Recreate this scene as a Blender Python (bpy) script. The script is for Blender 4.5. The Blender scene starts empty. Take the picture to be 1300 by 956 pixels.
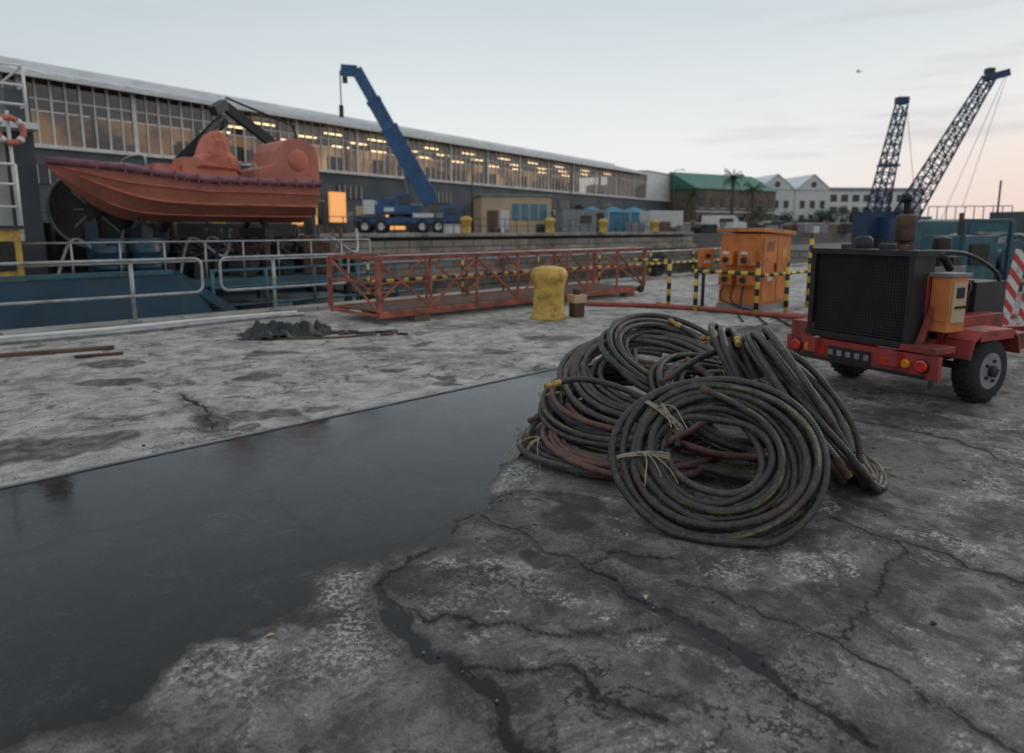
import bpy, math, random
import numpy as np
from mathutils import Vector, Matrix, Euler
S2=math.sqrt(2); Q=math.radians(45)
random.seed(7)
scene=bpy.context.scene
# ------------------------------------------------------------------ materials
def new_mat(name):
    m=bpy.data.materials.new(name); m.use_nodes=True
    nt=m.node_tree; b=nt.nodes['Principled BSDF']
    return m,nt,b
def N(nt,t,**k):
    n=nt.nodes.new(t)
    for a,v in k.items(): setattr(n,a,v)
    return n
def L(nt,a,b): nt.links.new(a,b)
def noise(nt,co,scale,detail=4,rough=.6,dist=0):
    n=N(nt,'ShaderNodeTexNoise'); n.inputs['Scale'].default_value=scale
    n.inputs['Detail'].default_value=detail; n.inputs['Roughness'].default_value=rough
    n.inputs['Distortion'].default_value=dist
    L(nt,co,n.inputs['Vector']); return n.outputs['Fac']
def rng(nt,v,a,b,c=0,d=1,smooth=True):
    n=N(nt,'ShaderNodeMapRange')
    if smooth: n.interpolation_type='SMOOTHSTEP'
    for i,x in zip(('From Min','From Max','To Min','To Max'),(a,b,c,d)): n.inputs[i].default_value=x
    L(nt,v,n.inputs['Value']); return n.outputs['Result']
def mix(nt,f,a,b,mode='MIX'):
    n=N(nt,'ShaderNodeMix'); n.data_type='RGBA'; n.blend_type=mode
    if isinstance(f,(int,float)): n.inputs[0].default_value=f
    else: L(nt,f,n.inputs[0])
    for i,x in ((6,a),(7,b)):
        if isinstance(x,(tuple,list)): n.inputs[i].default_value=(*x[:3],1)
        else: L(nt,x,n.inputs[i])
    return n.outputs[2]
def mth(nt,op,a,b=None,clamp=False):
    n=N(nt,'ShaderNodeMath',operation=op); n.use_clamp=clamp
    for i,x in ((0,a),(1,b)):
        if x is None: continue
        if isinstance(x,(int,float)): n.inputs[i].default_value=x
        else: L(nt,x,n.inputs[i])
    return n.outputs[0]
def bump(nt,b,h,strength=.3,dist=.02):
    n=N(nt,'ShaderNodeBump'); n.inputs['Strength'].default_value=strength
    n.inputs['Distance'].default_value=dist
    L(nt,h,n.inputs['Height']); L(nt,n.outputs[0],b.inputs['Normal'])
def paint(name,col,rough=.5,metal=0,var=.35,scale=3,dirt=(.05,.035,.025),dirt_amt=.35,dscale=2.5,bmp=.15):
    m,nt,b=new_mat(name); co=N(nt,'ShaderNodeTexCoord').outputs['Object']
    n1=noise(nt,co,scale,3); c=mix(nt,rng(nt,n1,.3,.7),tuple(x*(1-var) for x in col),tuple(min(1,x*(1+var*.5)) for x in col))
    n2=noise(nt,co,dscale,6,.72)
    f=rng(nt,n2,.62-.25*dirt_amt,.74-.1*dirt_amt,0,min(1,.4+dirt_amt))
    c=mix(nt,f,c,dirt); L(nt,c,b.inputs['Base Color'])
    L(nt,rng(nt,n2,.3,.7,rough-.1,min(1,rough+.2)),b.inputs['Roughness'])
    b.inputs['Metallic'].default_value=metal
    if bmp>.2: bump(nt,b,noise(nt,co,scale*12,2),bmp,.004)
    return m
def stripes(name,c1,c2,period,axis='Z',diag=0):
    m,nt,b=new_mat(name); co=N(nt,'ShaderNodeTexCoord').outputs['Object']
    s=N(nt,'ShaderNodeSeparateXYZ'); L(nt,co,s.inputs[0])
    v=s.outputs[axis]
    if diag: v=mth(nt,'ADD',v,mth(nt,'MULTIPLY',s.outputs['X'],diag))
    f=mth(nt,'GREATER_THAN',mth(nt,'FRACT',mth(nt,'DIVIDE',v,period)),.5)
    c=mix(nt,f,c1,c2); n2=noise(nt,co,9,5,.7)
    c=mix(nt,rng(nt,n2,.5,.75,0,.7),c,(.06,.05,.04)); L(nt,c,b.inputs['Base Color']); b.inputs['Roughness'].default_value=.55
    return m
def emis(name,col,s):
    m,nt,b=new_mat(name); b.inputs['Base Color'].default_value=(*col,1)
    b.inputs['Emission Color'].default_value=(*col,1); b.inputs['Emission Strength'].default_value=s; m.cycles.emission_sampling='NONE'; return m

M={}
M['orange_rust']=paint('orange_rust',(.34,.095,.06),.7,0,.4,4,(.11,.06,.045),.65,3,.4)
M['orange']=paint('orange_paint',(.58,.19,.05),.5,0,.2,2,(.18,.08,.035),.4)
M['boat_orange']=paint('boat_orange',(.46,.16,.11),.65,0,.25,1.2,(.26,.11,.09),.4,1.2)
M['boat_orange2']=paint('boat_cover',(.52,.165,.11),.8,0,.3,2,(.28,.11,.08),.35)
M['purple']=paint('gunwale_fender',(.21,.085,.11),.6,0,.35,4,(.10,.05,.06),.3)
M['yellow']=paint('yellow_paint',(.58,.37,.07),.6,0,.2,4,(.24,.15,.06),.6,5,.3)
M['red']=paint('red_paint',(.32,.04,.033),.5,0,.3,4,(.07,.035,.03),.6)
M['black']=paint('black_steel',(.012,.012,.013),.5,0,.4,6,(.045,.038,.032),.35)
M['dark']=paint('dark_steel',(.035,.036,.038),.55,.2,.4,5,(.065,.045,.035),.45)
M['grey']=paint('grey_paint',(.22,.23,.24),.55,0,.25,3,(.08,.06,.045),.35)
M['galv']=paint('galvanised_steel',(.36,.37,.38),.45,.5,.25,6,(.17,.13,.10),.4)
M['white']=paint('white_paint',(.62,.62,.60),.5,0,.15,1.5,(.28,.25,.21),.25)
M['roof']=paint('roof_metal',(.64,.66,.68),.4,.1,.12,.4,(.44,.45,.46),.25,.3)
M['wall_slate']=paint('slate_wall',(.07,.083,.095),.7,0,.2,.4,(.045,.05,.06),.3,.3)
M['hull_blue']=paint('hull_blue',(.015,.060,.10),.45,0,.35,1,(.03,.04,.045),.5,1)
M['teal']=paint('teal_paint',(.03,.105,.135),.5,0,.3,1.5,(.06,.05,.045),.5)
M['crane_blue']=paint('crane_blue',(.018,.085,.21),.4,0,.25,.8,(.02,.04,.10),.3)
M['lattice_blue']=paint('lattice_blue',(.015,.042,.10),.5,0,.3,1,(.03,.04,.06),.3)
M['cream']=paint('cream_plaster',(.5,.38,.24),.8,0,.1,.6,(.3,.22,.15),.2)
M['cream2']=paint('pale_plaster',(.58,.58,.57),.8,0,.1,.3,(.4,.38,.35),.2,.3)
M['green_roof']=paint('green_roof',(.05,.17,.13),.6,0,.25,.3,(.03,.08,.07),.3,.3)
M['brick']=paint('brown_stone',(.17,.13,.10),.85,0,.3,.5,(.08,.06,.05),.3)
M['teal_tent']=paint('teal_canvas',(.05,.22,.31),.7,0,.15,.6,(.05,.2,.3),.15)
M['concrete']=paint('quay_concrete',(.30,.29,.27),.9,0,.3,1.3,(.12,.11,.10),.5,.9,.5)
M['asphalt']=paint('far_paving',(.11,.108,.105),.95,0,.3,.3,(.07,.07,.07),.4,.3)
M['rubber']=paint('tyre_rubber',(.018,.018,.019),.8,0,.3,8,(.06,.055,.05),.4,6,.4)
M['rope']=paint('rope',(.34,.28,.21),.9,0,.3,60,(.14,.11,.08),.5,20)
M['brass']=paint('brass',(.42,.25,.07),.5,.3,.3,30,(.12,.08,.04),.5,15)
M['rust']=paint('rust',(.10,.055,.038),.85,0,.4,9,(.045,.03,.022),.4,6,.6)
M['trunk']=paint('palm_trunk',(.10,.075,.055),.9)
M['leaf']=paint('foliage',(.035,.065,.035),.7,0,.5,.8,(.02,.035,.02),.4,1)
M['tarp']=paint('tarpaulin',(.014,.018,.019),.42,0,.4,6,(.07,.07,.065),.2,6)
M['bluewin']=paint('blue_window',(.06,.18,.27),.15,0,.2,1,(.04,.12,.2),.1)
M['darkwin']=paint('dark_window',(.02,.028,.034),.12,0,.3,1,(.03,.035,.04),.2)
M['wood']=paint('timber',(.13,.085,.06),.85,0,.3,5,(.06,.04,.03),.4)
M['redlens']=paint('red_lens',(.55,.03,.02),.15,0,.1,4,(.3,.01,.01),.1)
M['amber']=paint('amber_lens',(.7,.2,.01),.15,0,.1,4,(.4,.1,.01),.1)
M['ybstripe']=stripes('yellow_black_stripe',(.60,.42,.06),(.015,.015,.015),.24,'Z')
M['ybstripe_h']=stripes('yellow_black_stripe_h',(.60,.42,.06),(.015,.015,.015),.36,'X')
M['ybstripe_w']=stripes('yellow_black_stripe_w',(.60,.42,.06),(.015,.015,.015),.24,'Y')
M['rwstripe']=stripes('red_white_stripe',(.50,.04,.035),(.6,.58,.56),.22,'Z',1.2)
M['lamp']=emis('ceiling_lamp',(1,.70,.36),5)
M['lampdim']=emis('sodium_sign',(1,.45,.15),.55)

m,nt,b=new_mat('interior_wall_glow'); co=N(nt,'ShaderNodeTexCoord').outputs['Object']
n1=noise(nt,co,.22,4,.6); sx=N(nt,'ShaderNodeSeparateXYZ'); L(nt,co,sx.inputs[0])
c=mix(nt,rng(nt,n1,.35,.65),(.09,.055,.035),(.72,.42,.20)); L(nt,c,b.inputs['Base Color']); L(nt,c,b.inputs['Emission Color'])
band=mth(nt,'MULTIPLY',rng(nt,sx.outputs['X'],14,44,.34,1),rng(nt,sx.outputs['X'],72,100,1,.35))  # lamplight on the back wall put in as emission, strongest mid-length
L(nt,mth(nt,'MULTIPLY',band,.8),b.inputs['Emission Strength']); m.cycles.emission_sampling='NONE'; M['interior_glow']=m
m,nt,b=new_mat('window_glass'); out=nt.nodes['Material Output']
tr=N(nt,'ShaderNodeBsdfTransparent'); tr.inputs[0].default_value=(.62,.60,.58,1)
gl=N(nt,'ShaderNodeBsdfGlossy'); gl.inputs['Roughness'].default_value=.04
gl.inputs['Color'].default_value=(.8,.8,.8,1)
fr=N(nt,'ShaderNodeFresnel'); fr.inputs[0].default_value=1.5
ms=N(nt,'ShaderNodeMixShader'); L(nt,mth(nt,'ADD',fr.outputs[0],.05,True),ms.inputs[0]); L(nt,tr.outputs[0],ms.inputs[1]); L(nt,gl.outputs[0],ms.inputs[2]); L(nt,ms.outputs[0],out.inputs[0]); M['glass']=m
# puddle water
m,nt,b=new_mat('puddle_water'); out=nt.nodes['Material Output']
co=N(nt,'ShaderNodeTexCoord').outputs['Object']
tr=N(nt,'ShaderNodeBsdfTransparent'); tr.inputs[0].default_value=(.72,.71,.70,1)
gl=N(nt,'ShaderNodeBsdfGlossy'); gl.inputs['Color'].default_value=(.84,.86,.88,1)
L(nt,rng(nt,noise(nt,co,1.1,6,.7,.5),.35,.7,.05,.22),gl.inputs['Roughness'])
fr=N(nt,'ShaderNodeFresnel'); fr.inputs[0].default_value=1.35
bp=N(nt,'ShaderNodeBump'); bp.inputs['Strength'].default_value=.10; bp.inputs['Distance'].default_value=.01
L(nt,noise(nt,co,6,4,.6),bp.inputs['Height']); L(nt,bp.outputs[0],gl.inputs['Normal'])
ms=N(nt,'ShaderNodeMixShader'); L(nt,fr.outputs[0],ms.inputs[0]); L(nt,tr.outputs[0],ms.inputs[1]); L(nt,gl.outputs[0],ms.inputs[2]); L(nt,ms.outputs[0],out.inputs[0]); M['water']=m
# dock stone
m,nt,b=new_mat('dock_masonry'); co=N(nt,'ShaderNodeTexCoord').outputs['Object']
s=N(nt,'ShaderNodeSeparateXYZ'); L(nt,co,s.inputs[0]); cb=N(nt,'ShaderNodeCombineXYZ')
L(nt,mth(nt,'ADD',s.outputs['X'],s.outputs['Y']),cb.inputs[0]); L(nt,s.outputs['Z'],cb.inputs[1])
bk=N(nt,'ShaderNodeTexBrick'); L(nt,cb.outputs[0],bk.inputs['Vector']); bk.inputs['Scale'].default_value=1
bk.inputs['Brick Width'].default_value=1.5; bk.inputs['Row Height'].default_value=.55; bk.inputs['Mortar Size'].default_value=.03
bk.inputs['Color1'].default_value=(.34,.30,.255,1); bk.inputs['Color2'].default_value=(.22,.20,.17,1); bk.inputs['Mortar'].default_value=(.06,.055,.05,1)
c=mix(nt,rng(nt,noise(nt,co,.7,5,.7),.45,.75),bk.outputs[0],(.08,.07,.06)); L(nt,c,b.inputs['Base Color']); b.inputs['Roughness'].default_value=.9
bump(nt,b,bk.outputs['Fac'],-.5,.03); M['masonry']=m
m,nt,b=new_mat('dock_water'); b.inputs['Base Color'].default_value=(.01,.018,.02,1); b.inputs['Roughness'].default_value=.08
co=N(nt,'ShaderNodeTexCoord').outputs['Object']; bump(nt,b,noise(nt,co,2,3),.3,.05); M['dwater']=m
# hoses
def hose_mat(name,base,stripe,amt,dusty=.42):
    m,nt,b=new_mat(name); tc=N(nt,'ShaderNodeTexCoord'); co=tc.outputs['Object']
    s=N(nt,'ShaderNodeSeparateXYZ'); L(nt,tc.outputs['UV'],s.inputs[0]); U=s.outputs[0]; V=s.outputs[1]
    vv=mth(nt,'FRACT',mth(nt,'ADD',V,mth(nt,'MULTIPLY',U,.13)))
    d=mth(nt,'ABSOLUTE',mth(nt,'SUBTRACT',vv,.5))
    st=rng(nt,d,.04,.065,1,0); wear=rng(nt,noise(nt,co,7,5,.75),.42,.60)
    st=mth(nt,'MULTIPLY',mth(nt,'MULTIPLY',st,wear),amt)
    n1=noise(nt,co,11,6,.75); c=mix(nt,rng(nt,n1,.35,.68),base,tuple(x*2.6+.01 for x in base))
    red=rng(nt,noise(nt,co,3.1,3,.6),.56,.64,0,.55); c=mix(nt,red,c,(.055,.024,.018))
    dust=rng(nt,noise(nt,co,26,6,.8),.50,.70,0,dusty); c=mix(nt,dust,c,(.18,.16,.135))
    c=mix(nt,st,c,stripe); L(nt,c,b.inputs['Base Color'])
    L(nt,rng(nt,n1,.3,.7,.34,.75),b.inputs['Roughness'])
    w=mth(nt,'SINE',mth(nt,'ADD',mth(nt,'MULTIPLY',U,430),mth(nt,'MULTIPLY',V,6.283)))
    h=mth(nt,'ADD',mth(nt,'MULTIPLY',w,.35),noise(nt,co,60,4,.8)); bump(nt,b,h,.5,.004)
    return m
M['hose']=hose_mat('rubber_hose',(.015,.0145,.014),(.17,.18,.055),.8)
M['hose2']=hose_mat('worn_hose',(.026,.024,.022),(.20,.18,.08),.5,.6)
M['hose_red']=hose_mat('red_brown_hose',(.055,.021,.018),(.2,.1,.05),.15)
M['firehose']=paint('red_pipe',(.33,.07,.045),.6,0,.3,4,(.12,.05,.04),.3)

# ------------------------------------------------------------------ mesh builder
class MB:
    def __init__(s,name): s.name=name; s.V=[];s.F=[];s.I=[];s.SM=[];s.UV=[];s.mats=[];s.T=Matrix()
    def mi(s,k):
        if k not in s.mats: s.mats.append(k)
        return s.mats.index(k)
    def add(s,vs,fs,k,sm=False,uv=None):
        o=len(s.V); s.V+= [tuple(s.T@Vector(v)) for v in vs]; i=s.mi(k)
        for n,f in enumerate(fs):
            s.F.append(tuple(o+x for x in f)); s.I.append(i); s.SM.append(sm)
            s.UV+= uv[n] if uv else [(0,0)]*len(f)
    def box(s,c,z,k,R=None,taper=None):
        x,y,h=[a/2 for a in z]; vs=[]
        for dz in (-1,1):
            tx=ty=1
            if taper and dz>0: tx,ty=taper
            for dx,dy in ((-1,-1),(1,-1),(1,1),(-1,1)): vs.append(Vector((dx*x*tx,dy*y*ty,dz*h)))
        if R is not None: vs=[R@v for v in vs]
        c=Vector(c); vs=[v+c for v in vs]
        s.add(vs,[(0,3,2,1),(4,5,6,7),(0,1,5,4),(1,2,6,5),(2,3,7,6),(3,0,4,7)],k)
    def beam(s,p,q,a,b,k,up=(0,0,1)):
        p=Vector(p);q=Vector(q);d=(q-p); l=d.length; d.normalize(); up=Vector(up)
        if abs(d.dot(up))>.98: up=Vector((1,0,0))
        x=d.cross(up).normalized(); y=x.cross(d); R=Matrix((x,d,y)).transposed()
        s.box((p+q)/2,(a,l,b),k,R)
    def tube(s,pts,r,k,n=8,closed=False,caps=True):
        P=[Vector(p) for p in pts]; m=len(P); vs=[];L0=[0]
        for i in range(1,m): L0.append(L0[-1]+(P[i]-P[i-1]).length)
        up=None
        for i in range(m):
            if closed: t=P[(i+1)%m]-P[i-1]
            else: t=P[min(i+1,m-1)]-P[max(i-1,0)]
            t.normalize()
            if up is None:
                up=Vector((0,0,1)) if abs(t.z)<.9 else Vector((1,0,0))
            up=(up-t*up.dot(t)); up.normalize(); sd=t.cross(up)
            rr=r[i] if isinstance(r,(list,tuple)) else r
            for j in range(n):
                a=2*math.pi*j/n; vs.append(P[i]+(up*math.cos(a)+sd*math.sin(a))*rr)
        fs=[];uv=[]
        for i in range(m if closed else m-1):
            i2=(i+1)%m; l1=L0[i]; l2=L0[i+1] if i+1<m else L0[i]+.05
            for j in range(n):
                j2=(j+1)%n; fs.append((i*n+j,i*n+j2,i2*n+j2,i2*n+j))
                uv.append([(l1,j/n),(l1,(j+1)/n),(l2,(j+1)/n),(l2,j/n)])
        s.add(vs,fs,k,True,uv)
        if caps and not closed:
            o=len(s.V)-len(vs); i=s.mi(k)
            for f in (tuple(o+j for j in range(n))[::-1],tuple(o+(m-1)*n+j for j in range(n))):
                s.F.append(f); s.I.append(i); s.SM.append(False); s.UV+=[(0,0)]*n
    def lathe(s,prof,c,k,n=24,axis=(0,0,1),sm=True):
        ax=Vector(axis).normalized(); t=Vector((1,0,0)) if abs(ax.x)<.9 else Vector((0,1,0))
        e1=ax.cross(t).normalized(); e2=ax.cross(e1); c=Vector(c); vs=[]
        for r,z in prof:
            for j in range(n):
                a=2*math.pi*j/n; vs.append(c+ax*z+(e1*math.cos(a)+e2*math.sin(a))*r)
        fs=[]
        for i in range(len(prof)-1):
            for j in range(n): j2=(j+1)%n; fs.append((i*n+j,i*n+j2,(i+1)*n+j2,(i+1)*n+j))
        s.add(vs,fs,k,sm); o=len(s.V)-len(vs); i=s.mi(k)
        for f in (tuple(o+j for j in range(n))[::-1],tuple(o+(len(prof)-1)*n+j for j in range(n))):
            s.F.append(f); s.I.append(i); s.SM.append(False); s.UV+=[(0,0)]*n
    def ring(s,c,axis,R,r,k,n=28,m=10):
        ax=Vector(axis).normalized(); t=Vector((1,0,0)) if abs(ax.x)<.9 else Vector((0,1,0))
        e1=ax.cross(t).normalized(); e2=ax.cross(e1); c=Vector(c)
        s.tube([c+(e1*math.cos(2*math.pi*i/n)+e2*math.sin(2*math.pi*i/n))*R for i in range(n)],r,k,m,True)
    def ellip(s,c,rad,k,n=16,m=10,p=1,seed=0,amp=0,zmin=-1,sm=True):
        rnd=random.Random(seed); vs=[];c=Vector(c)
        for i in range(m+1):
            ph=-math.pi/2+math.pi*i/m
            for j in range(n):
                th=2*math.pi*j/n; sg=lambda x:(abs(x)**p)*(1 if x>=0 else -1)
                v=Vector((sg(math.cos(ph))*sg(math.cos(th)),sg(math.cos(ph))*sg(math.sin(th)),max(zmin,sg(math.sin(ph)))))
                v=v*(1+amp*(rnd.random()-.5)); vs.append(c+Vector((v.x*rad[0],v.y*rad[1],v.z*rad[2])))
        fs=[(i*n+j,i*n+(j+1)%n,(i+1)*n+(j+1)%n,(i+1)*n+j) for i in range(m) for j in range(n)]
        s.add(vs,fs,k,sm)
    def lattice(s,p,q,w1,w2,n,rc,rb,k,up=(0,1,0)):
        p=Vector(p);q=Vector(q);d=(q-p).normalized(); x=d.cross(Vector(up)).normalized(); y=x.cross(d)
        def pt(i,c):
            f=i/n; w=(w1+(w2-w1)*f)/2; return p+(q-p)*f+x*c[0]*w+y*c[1]*w
        C=((-1,-1),(1,-1),(1,1),(-1,1))
        for c in C: s.tube([pt(0,c),pt(n,c)],rc,k,6)
        for i in range(n):
            for a in range(4):
                c1,c2=C[a],C[(a+1)%4]
                if i%2: c1,c2=c2,c1
                s.tube([pt(i,c1),pt(i+1,c2)],rb,k,5); s.tube([pt(i,c1),pt(i,c2)],rb,k,5)
    def build(s,loc=(0,0,0),rz=0,bevel=0,sc=1):
        me=bpy.data.meshes.new(s.name); me.from_pydata(s.V,[],s.F)
        for k in s.mats: me.materials.append(M[k])
        me.polygons.foreach_set('material_index',s.I); me.polygons.foreach_set('use_smooth',s.SM)
        uvl=me.uv_layers.new(name='UVMap'); uvl.data.foreach_set('uv',[x for t in s.UV for x in t])
        me.update(); o=bpy.data.objects.new(s.name,me); scene.collection.objects.link(o)
        o.location=loc; o.rotation_euler=(0,0,rz); o.scale=(sc,sc,sc)
        if bevel:
            b=o.modifiers.new('bevel','BEVEL'); b.width=bevel; b.segments=2; b.limit_method='ANGLE'; b.angle_limit=math.radians(50)
        return o

# ------------------------------------------------------------------ ground
def vnoise(x,y,seed=0):
    xi=np.floor(x);yi=np.floor(y);fx=x-xi;fy=y-yi
    fx=fx*fx*(3-2*fx);fy=fy*fy*(3-2*fy)
    h=lambda a,b:np.modf(np.abs(np.sin(a*127.1+b*311.7+seed*17.3)*43758.5453))[0]
    return (h(xi,yi)*(1-fx)+h(xi+1,yi)*fx)*(1-fy)+(h(xi,yi+1)*(1-fx)+h(xi+1,yi+1)*fx)*fy
def fbm(x,y,sc,o=4,seed=0):
    r=0;a=.5;t=0
    for i in range(o): r=r+a*vnoise(x*sc,y*sc,seed+i); t+=a; a*=.5; sc*=2.03
    return r/t
ua=np.concatenate([np.linspace(-400,-4,10),np.arange(-3.9,0,.08),np.arange(0,6.5,.0125),np.arange(6.5,20,.06),np.linspace(20.5,50,30),np.linspace(60,900,16)])
wa=np.concatenate([np.linspace(-900,-5,16),np.arange(-4.5,0,.09),np.arange(0,5.2,.0125),np.arange(5.2,11.85,.04),[11.9]])
U,W=np.meshgrid(ua,wa); nu=len(ua);nw=len(wa); U=U.ravel();W=W.ravel()
X=(U-W)/S2;Y=(U+W)/S2
near=(U>-4)&(U<16)&(W>-5)
xn=X[near];yn=Y[near];wn=W[near];un=U[near]
def segd(x,y,pts,closed=False):
    d=np.full(x.shape,1e9); P=list(pts)
    if closed: P=P+[P[0]]
    for (a,b),(c,e) in zip(P[:-1],P[1:]):
        dx,dy=c-a,e-b; t=np.clip(((x-a)*dx+(y-b)*dy)/(dx*dx+dy*dy),0,1)
        d=np.minimum(d,np.hypot(x-a-t*dx,y-b-t*dy))
    return d
def inside(x,y,P):
    r=np.zeros(x.shape,bool); j=len(P)-1
    for i in range(len(P)):
        xi,yi=P[i];xj,yj=P[j]
        c=((yi>y)!=(yj>y))&(x<(xj-xi)*(y-yi)/(yj-yi+1e-12)+xi); r^=c; j=i
    return r
pud=[(-8,-1.0),(-8,5),(-3.2,4.3),(.3,7.8),(.82,7.45),(.77,7.1),(.51,6.14),(.25,5.36),(.085,4.72),(0,4.01),(-.2,3.6),(-.22,3.2),(-.5,3.08),(-.77,2.74),(-.85,2.43),(-1.18,2.25),(-1.24,2.02),(-1.5,2.0),(-1.62,1.8),(-2.6,1.2),(-4,0)]
jx=(fbm(xn,yn,2.2,6,3)-.5)*.6; jy=(fbm(xn,yn,2.2,6,9)-.5)*.6
sd=segd(xn+jx,yn+jy,pud,True); ins=inside(xn+jx,yn+jy,pud); sd=np.where(ins,sd,-sd)
ss=lambda v,a,b:(lambda t:t*t*(3-2*t))(np.clip((v-a)/(b-a),0,1))
cr=[[(-.172,3.53),(.039,3.145),(.305,2.905),(.481,2.573),(.67,2.431),(.866,2.094),(1.05,1.81)],
    [(-.57,2.70),(-.427,2.43),(-.163,2.144),(-.025,1.95),(.1,1.6)],
    [(-.5,2.55),(-.1,2.4),(.25,2.35),(.67,2.43)],
    [(1.648,3.375),(1.905,3.1),(2.177,2.70),(2.6,2.4)],
    [(.685,2.76),(.943,2.515),(1.172,2.33),(1.296,2.08),(1.5,1.7)],
    [(3.71,6.15),(4.32,5.587),(5.2,5.3)],[(2.6,5.4),(3.2,4.7),(3.3,4.0),(3.9,3.3)],
    [(-3.09,6.15),(-2.6,5.6),(-2.275,5.02)],[(-1.48,3.82),(-.78,3.02),(-.3,3.3),(.0,3.7)],[(-2.4,3.0),(-1.48,3.82),(-1.0,5.2)],
    [(-1.2,2.8),(-.78,3.02)],[(1.9,3.1),(1.5,2.6),(1.2,2.33)],[(-.25,3.3),(-.4,3.0),(-.57,2.7)],[(.305,2.905),(.5,3.0),(.75,2.95)],[(-.163,2.144),(.2,2.1),(.5,1.9)]]
wid=[.026,.024,.009,.012,.012,.014,.013,.018,.016,.014,.012,.009,.014,.009,.009]
cx=xn+(fbm(xn,yn,6,5,21)-.5)*.18; cy=yn+(fbm(xn,yn,6,5,33)-.5)*.18
crack=np.zeros_like(xn); halo=np.zeros_like(xn); deep=np.zeros_like(xn)
for c,wd in zip(cr,wid):
    d=segd(cx,cy,c); wv=np.maximum(.006,wd*(-.1+2.2*fbm(xn,yn,3.5,3,5))); q=(1-ss(d,wv*.6,wv*1.35))*np.clip(.45+1.1*fbm(xn,yn,2.6,2,44),0,1); crack=np.maximum(crack,q); halo=np.maximum(halo,(1-ss(d,0,wd*9))*.95)
    if wd>.015: deep=np.maximum(deep,q)
n1=fbm(xn,yn,.9,4,11);n2=fbm(xn,yn,5,4,12);n3=fbm(xn,yn,14,3,15);n4=fbm(xn,yn,30,2,19)
h=(n1-.5)*.016*ss(-sd,.05,1.2)+(n2-.5)*.010+(n3-.5)*.006+(n4-.5)*.002-.018*ss(sd,-.10,.16)+.004
h=np.where(wn>4.83,.004+(n2-.5)*.004+(n3-.5)*.002+(n1-.5)*.006,h)
h-=.014*deep
wet=ss(sd,-.08,.0)*(wn<4.83)
wet=np.maximum(wet,ss(n1,.56,.63)*.8*(wn<4.83)*ss(fbm(xn,yn,3,5,61),.42,.54))
shore=ss(sd,-.85,-.16)*(1-ss(sd,-.12,-.02))*(wn<4.83)*ss(yn,1.8,2.3)*(yn<6)*ss(fbm(xn,yn,2.6,5,83),.36,.54)
strip=ss(wn,4.80,4.86)
stain=np.zeros_like(xn)
for sx_,sy_,r in ((-3.24,4.58,.5),(-3.7,4.5,.35),(-2.08,5.3,.26),(-1.8,5.45,.22),(-2.45,5.15,.22),(.1,3.0,.14),(.62,2.95,.16),(-2.6,6.9,.24),(-1.4,7.2,.22),(1.85,2.6,.12),(2.0,3.6,.14),(-.1,8.3,.28),(2.8,9.2,.4),(-4.6,7.6,.38),(1.3,8.2,.33),(3.6,10.2,.6),(.75,2.3,.12),(1.6,5.9,.5),(2.1,2.25,.14),(-.3,2.8,.22),(.35,3.5,.22),(1.2,2.6,.24),(2.6,3.3,.24),(3.2,5.2,.5),(2.2,6.8,.4),(-4.0,6.6,.38),(-2.9,8.2,.38),(4.4,8.2,.6),(-2.0,4.95,.16),(-1.5,5.6,.17),(-.6,6.7,.2),(-1.9,8.6,.3),(.5,9.4,.4)):
    stain=np.maximum(stain,(1-ss(np.hypot(cx-sx_+jx*.9,(cy-sy_+jy*.9)*1.3),r*.7,r))*(.65+.9*(n3-.3)))
stain=np.clip(stain,0,1)
Z=np.zeros_like(X); Z[near]=h
def full(a): 
    r=np.zeros_like(X); r[near]=a; return r
stripF=(W>4.83).astype(float); stripF[near]=strip
verts=np.stack([U,W,Z],1).astype(np.float32)
i=np.arange(nw-1)[:,None]*nu+np.arange(nu-1)[None,:]
faces=np.stack([i,i+1,i+nu+1,i+nu],-1).reshape(-1,4)
me=bpy.data.meshes.new('ground'); me.vertices.add(len(verts)); me.vertices.foreach_set('co',verts.ravel())
nf=len(faces); me.loops.add(nf*4); me.loops.foreach_set('vertex_index',faces.ravel().astype(np.int32))
me.polygons.add(nf); me.polygons.foreach_set('loop_start',np.arange(0,nf*4,4,dtype=np.int32))
me.polygons.foreach_set('use_smooth',np.ones(nf,bool)); me.update(calc_edges=True)
for nm,a in (('crack',full(crack)),('wet',full(wet)),('strip',stripF),('stain',full(stain)),('halo',full(halo)),('shore',full(shore))):
    at=me.attributes.new(nm,'FLOAT','POINT'); at.data.foreach_set('value',a.astype(np.float32))
g=bpy.data.objects.new('ground',me); scene.collection.objects.link(g); g.rotation_euler=(0,0,Q)
m,nt,b=new_mat('worn_concrete'); co=N(nt,'ShaderNodeTexCoord').outputs['Object']
def att(n): 
    a=N(nt,'ShaderNodeAttribute'); a.attribute_name=n; return a.outputs['Fac']
big=noise(nt,co,.7,6,.68,.3); med=noise(nt,co,3.3,8,.78,.5); fine=noise(nt,co,38,5,.8); grain=noise(nt,co,190,2,.7)
dk=mix(nt,rng(nt,med,.40,.62),(.060,.057,.054),(.215,.205,.195))
dk=mix(nt,rng(nt,big,.42,.62,0,.45),dk,(.26,.25,.238))
dk=mix(nt,rng(nt,big,.46,.36,0,.65),dk,(.075,.071,.068))
lt=mix(nt,rng(nt,med,.38,.62),(.25,.237,.22),(.50,.485,.455))
lt=mix(nt,rng(nt,big,.52,.64,0,.75),lt,(.16,.15,.14))
c=mix(nt,att('strip'),dk,lt)
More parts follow.
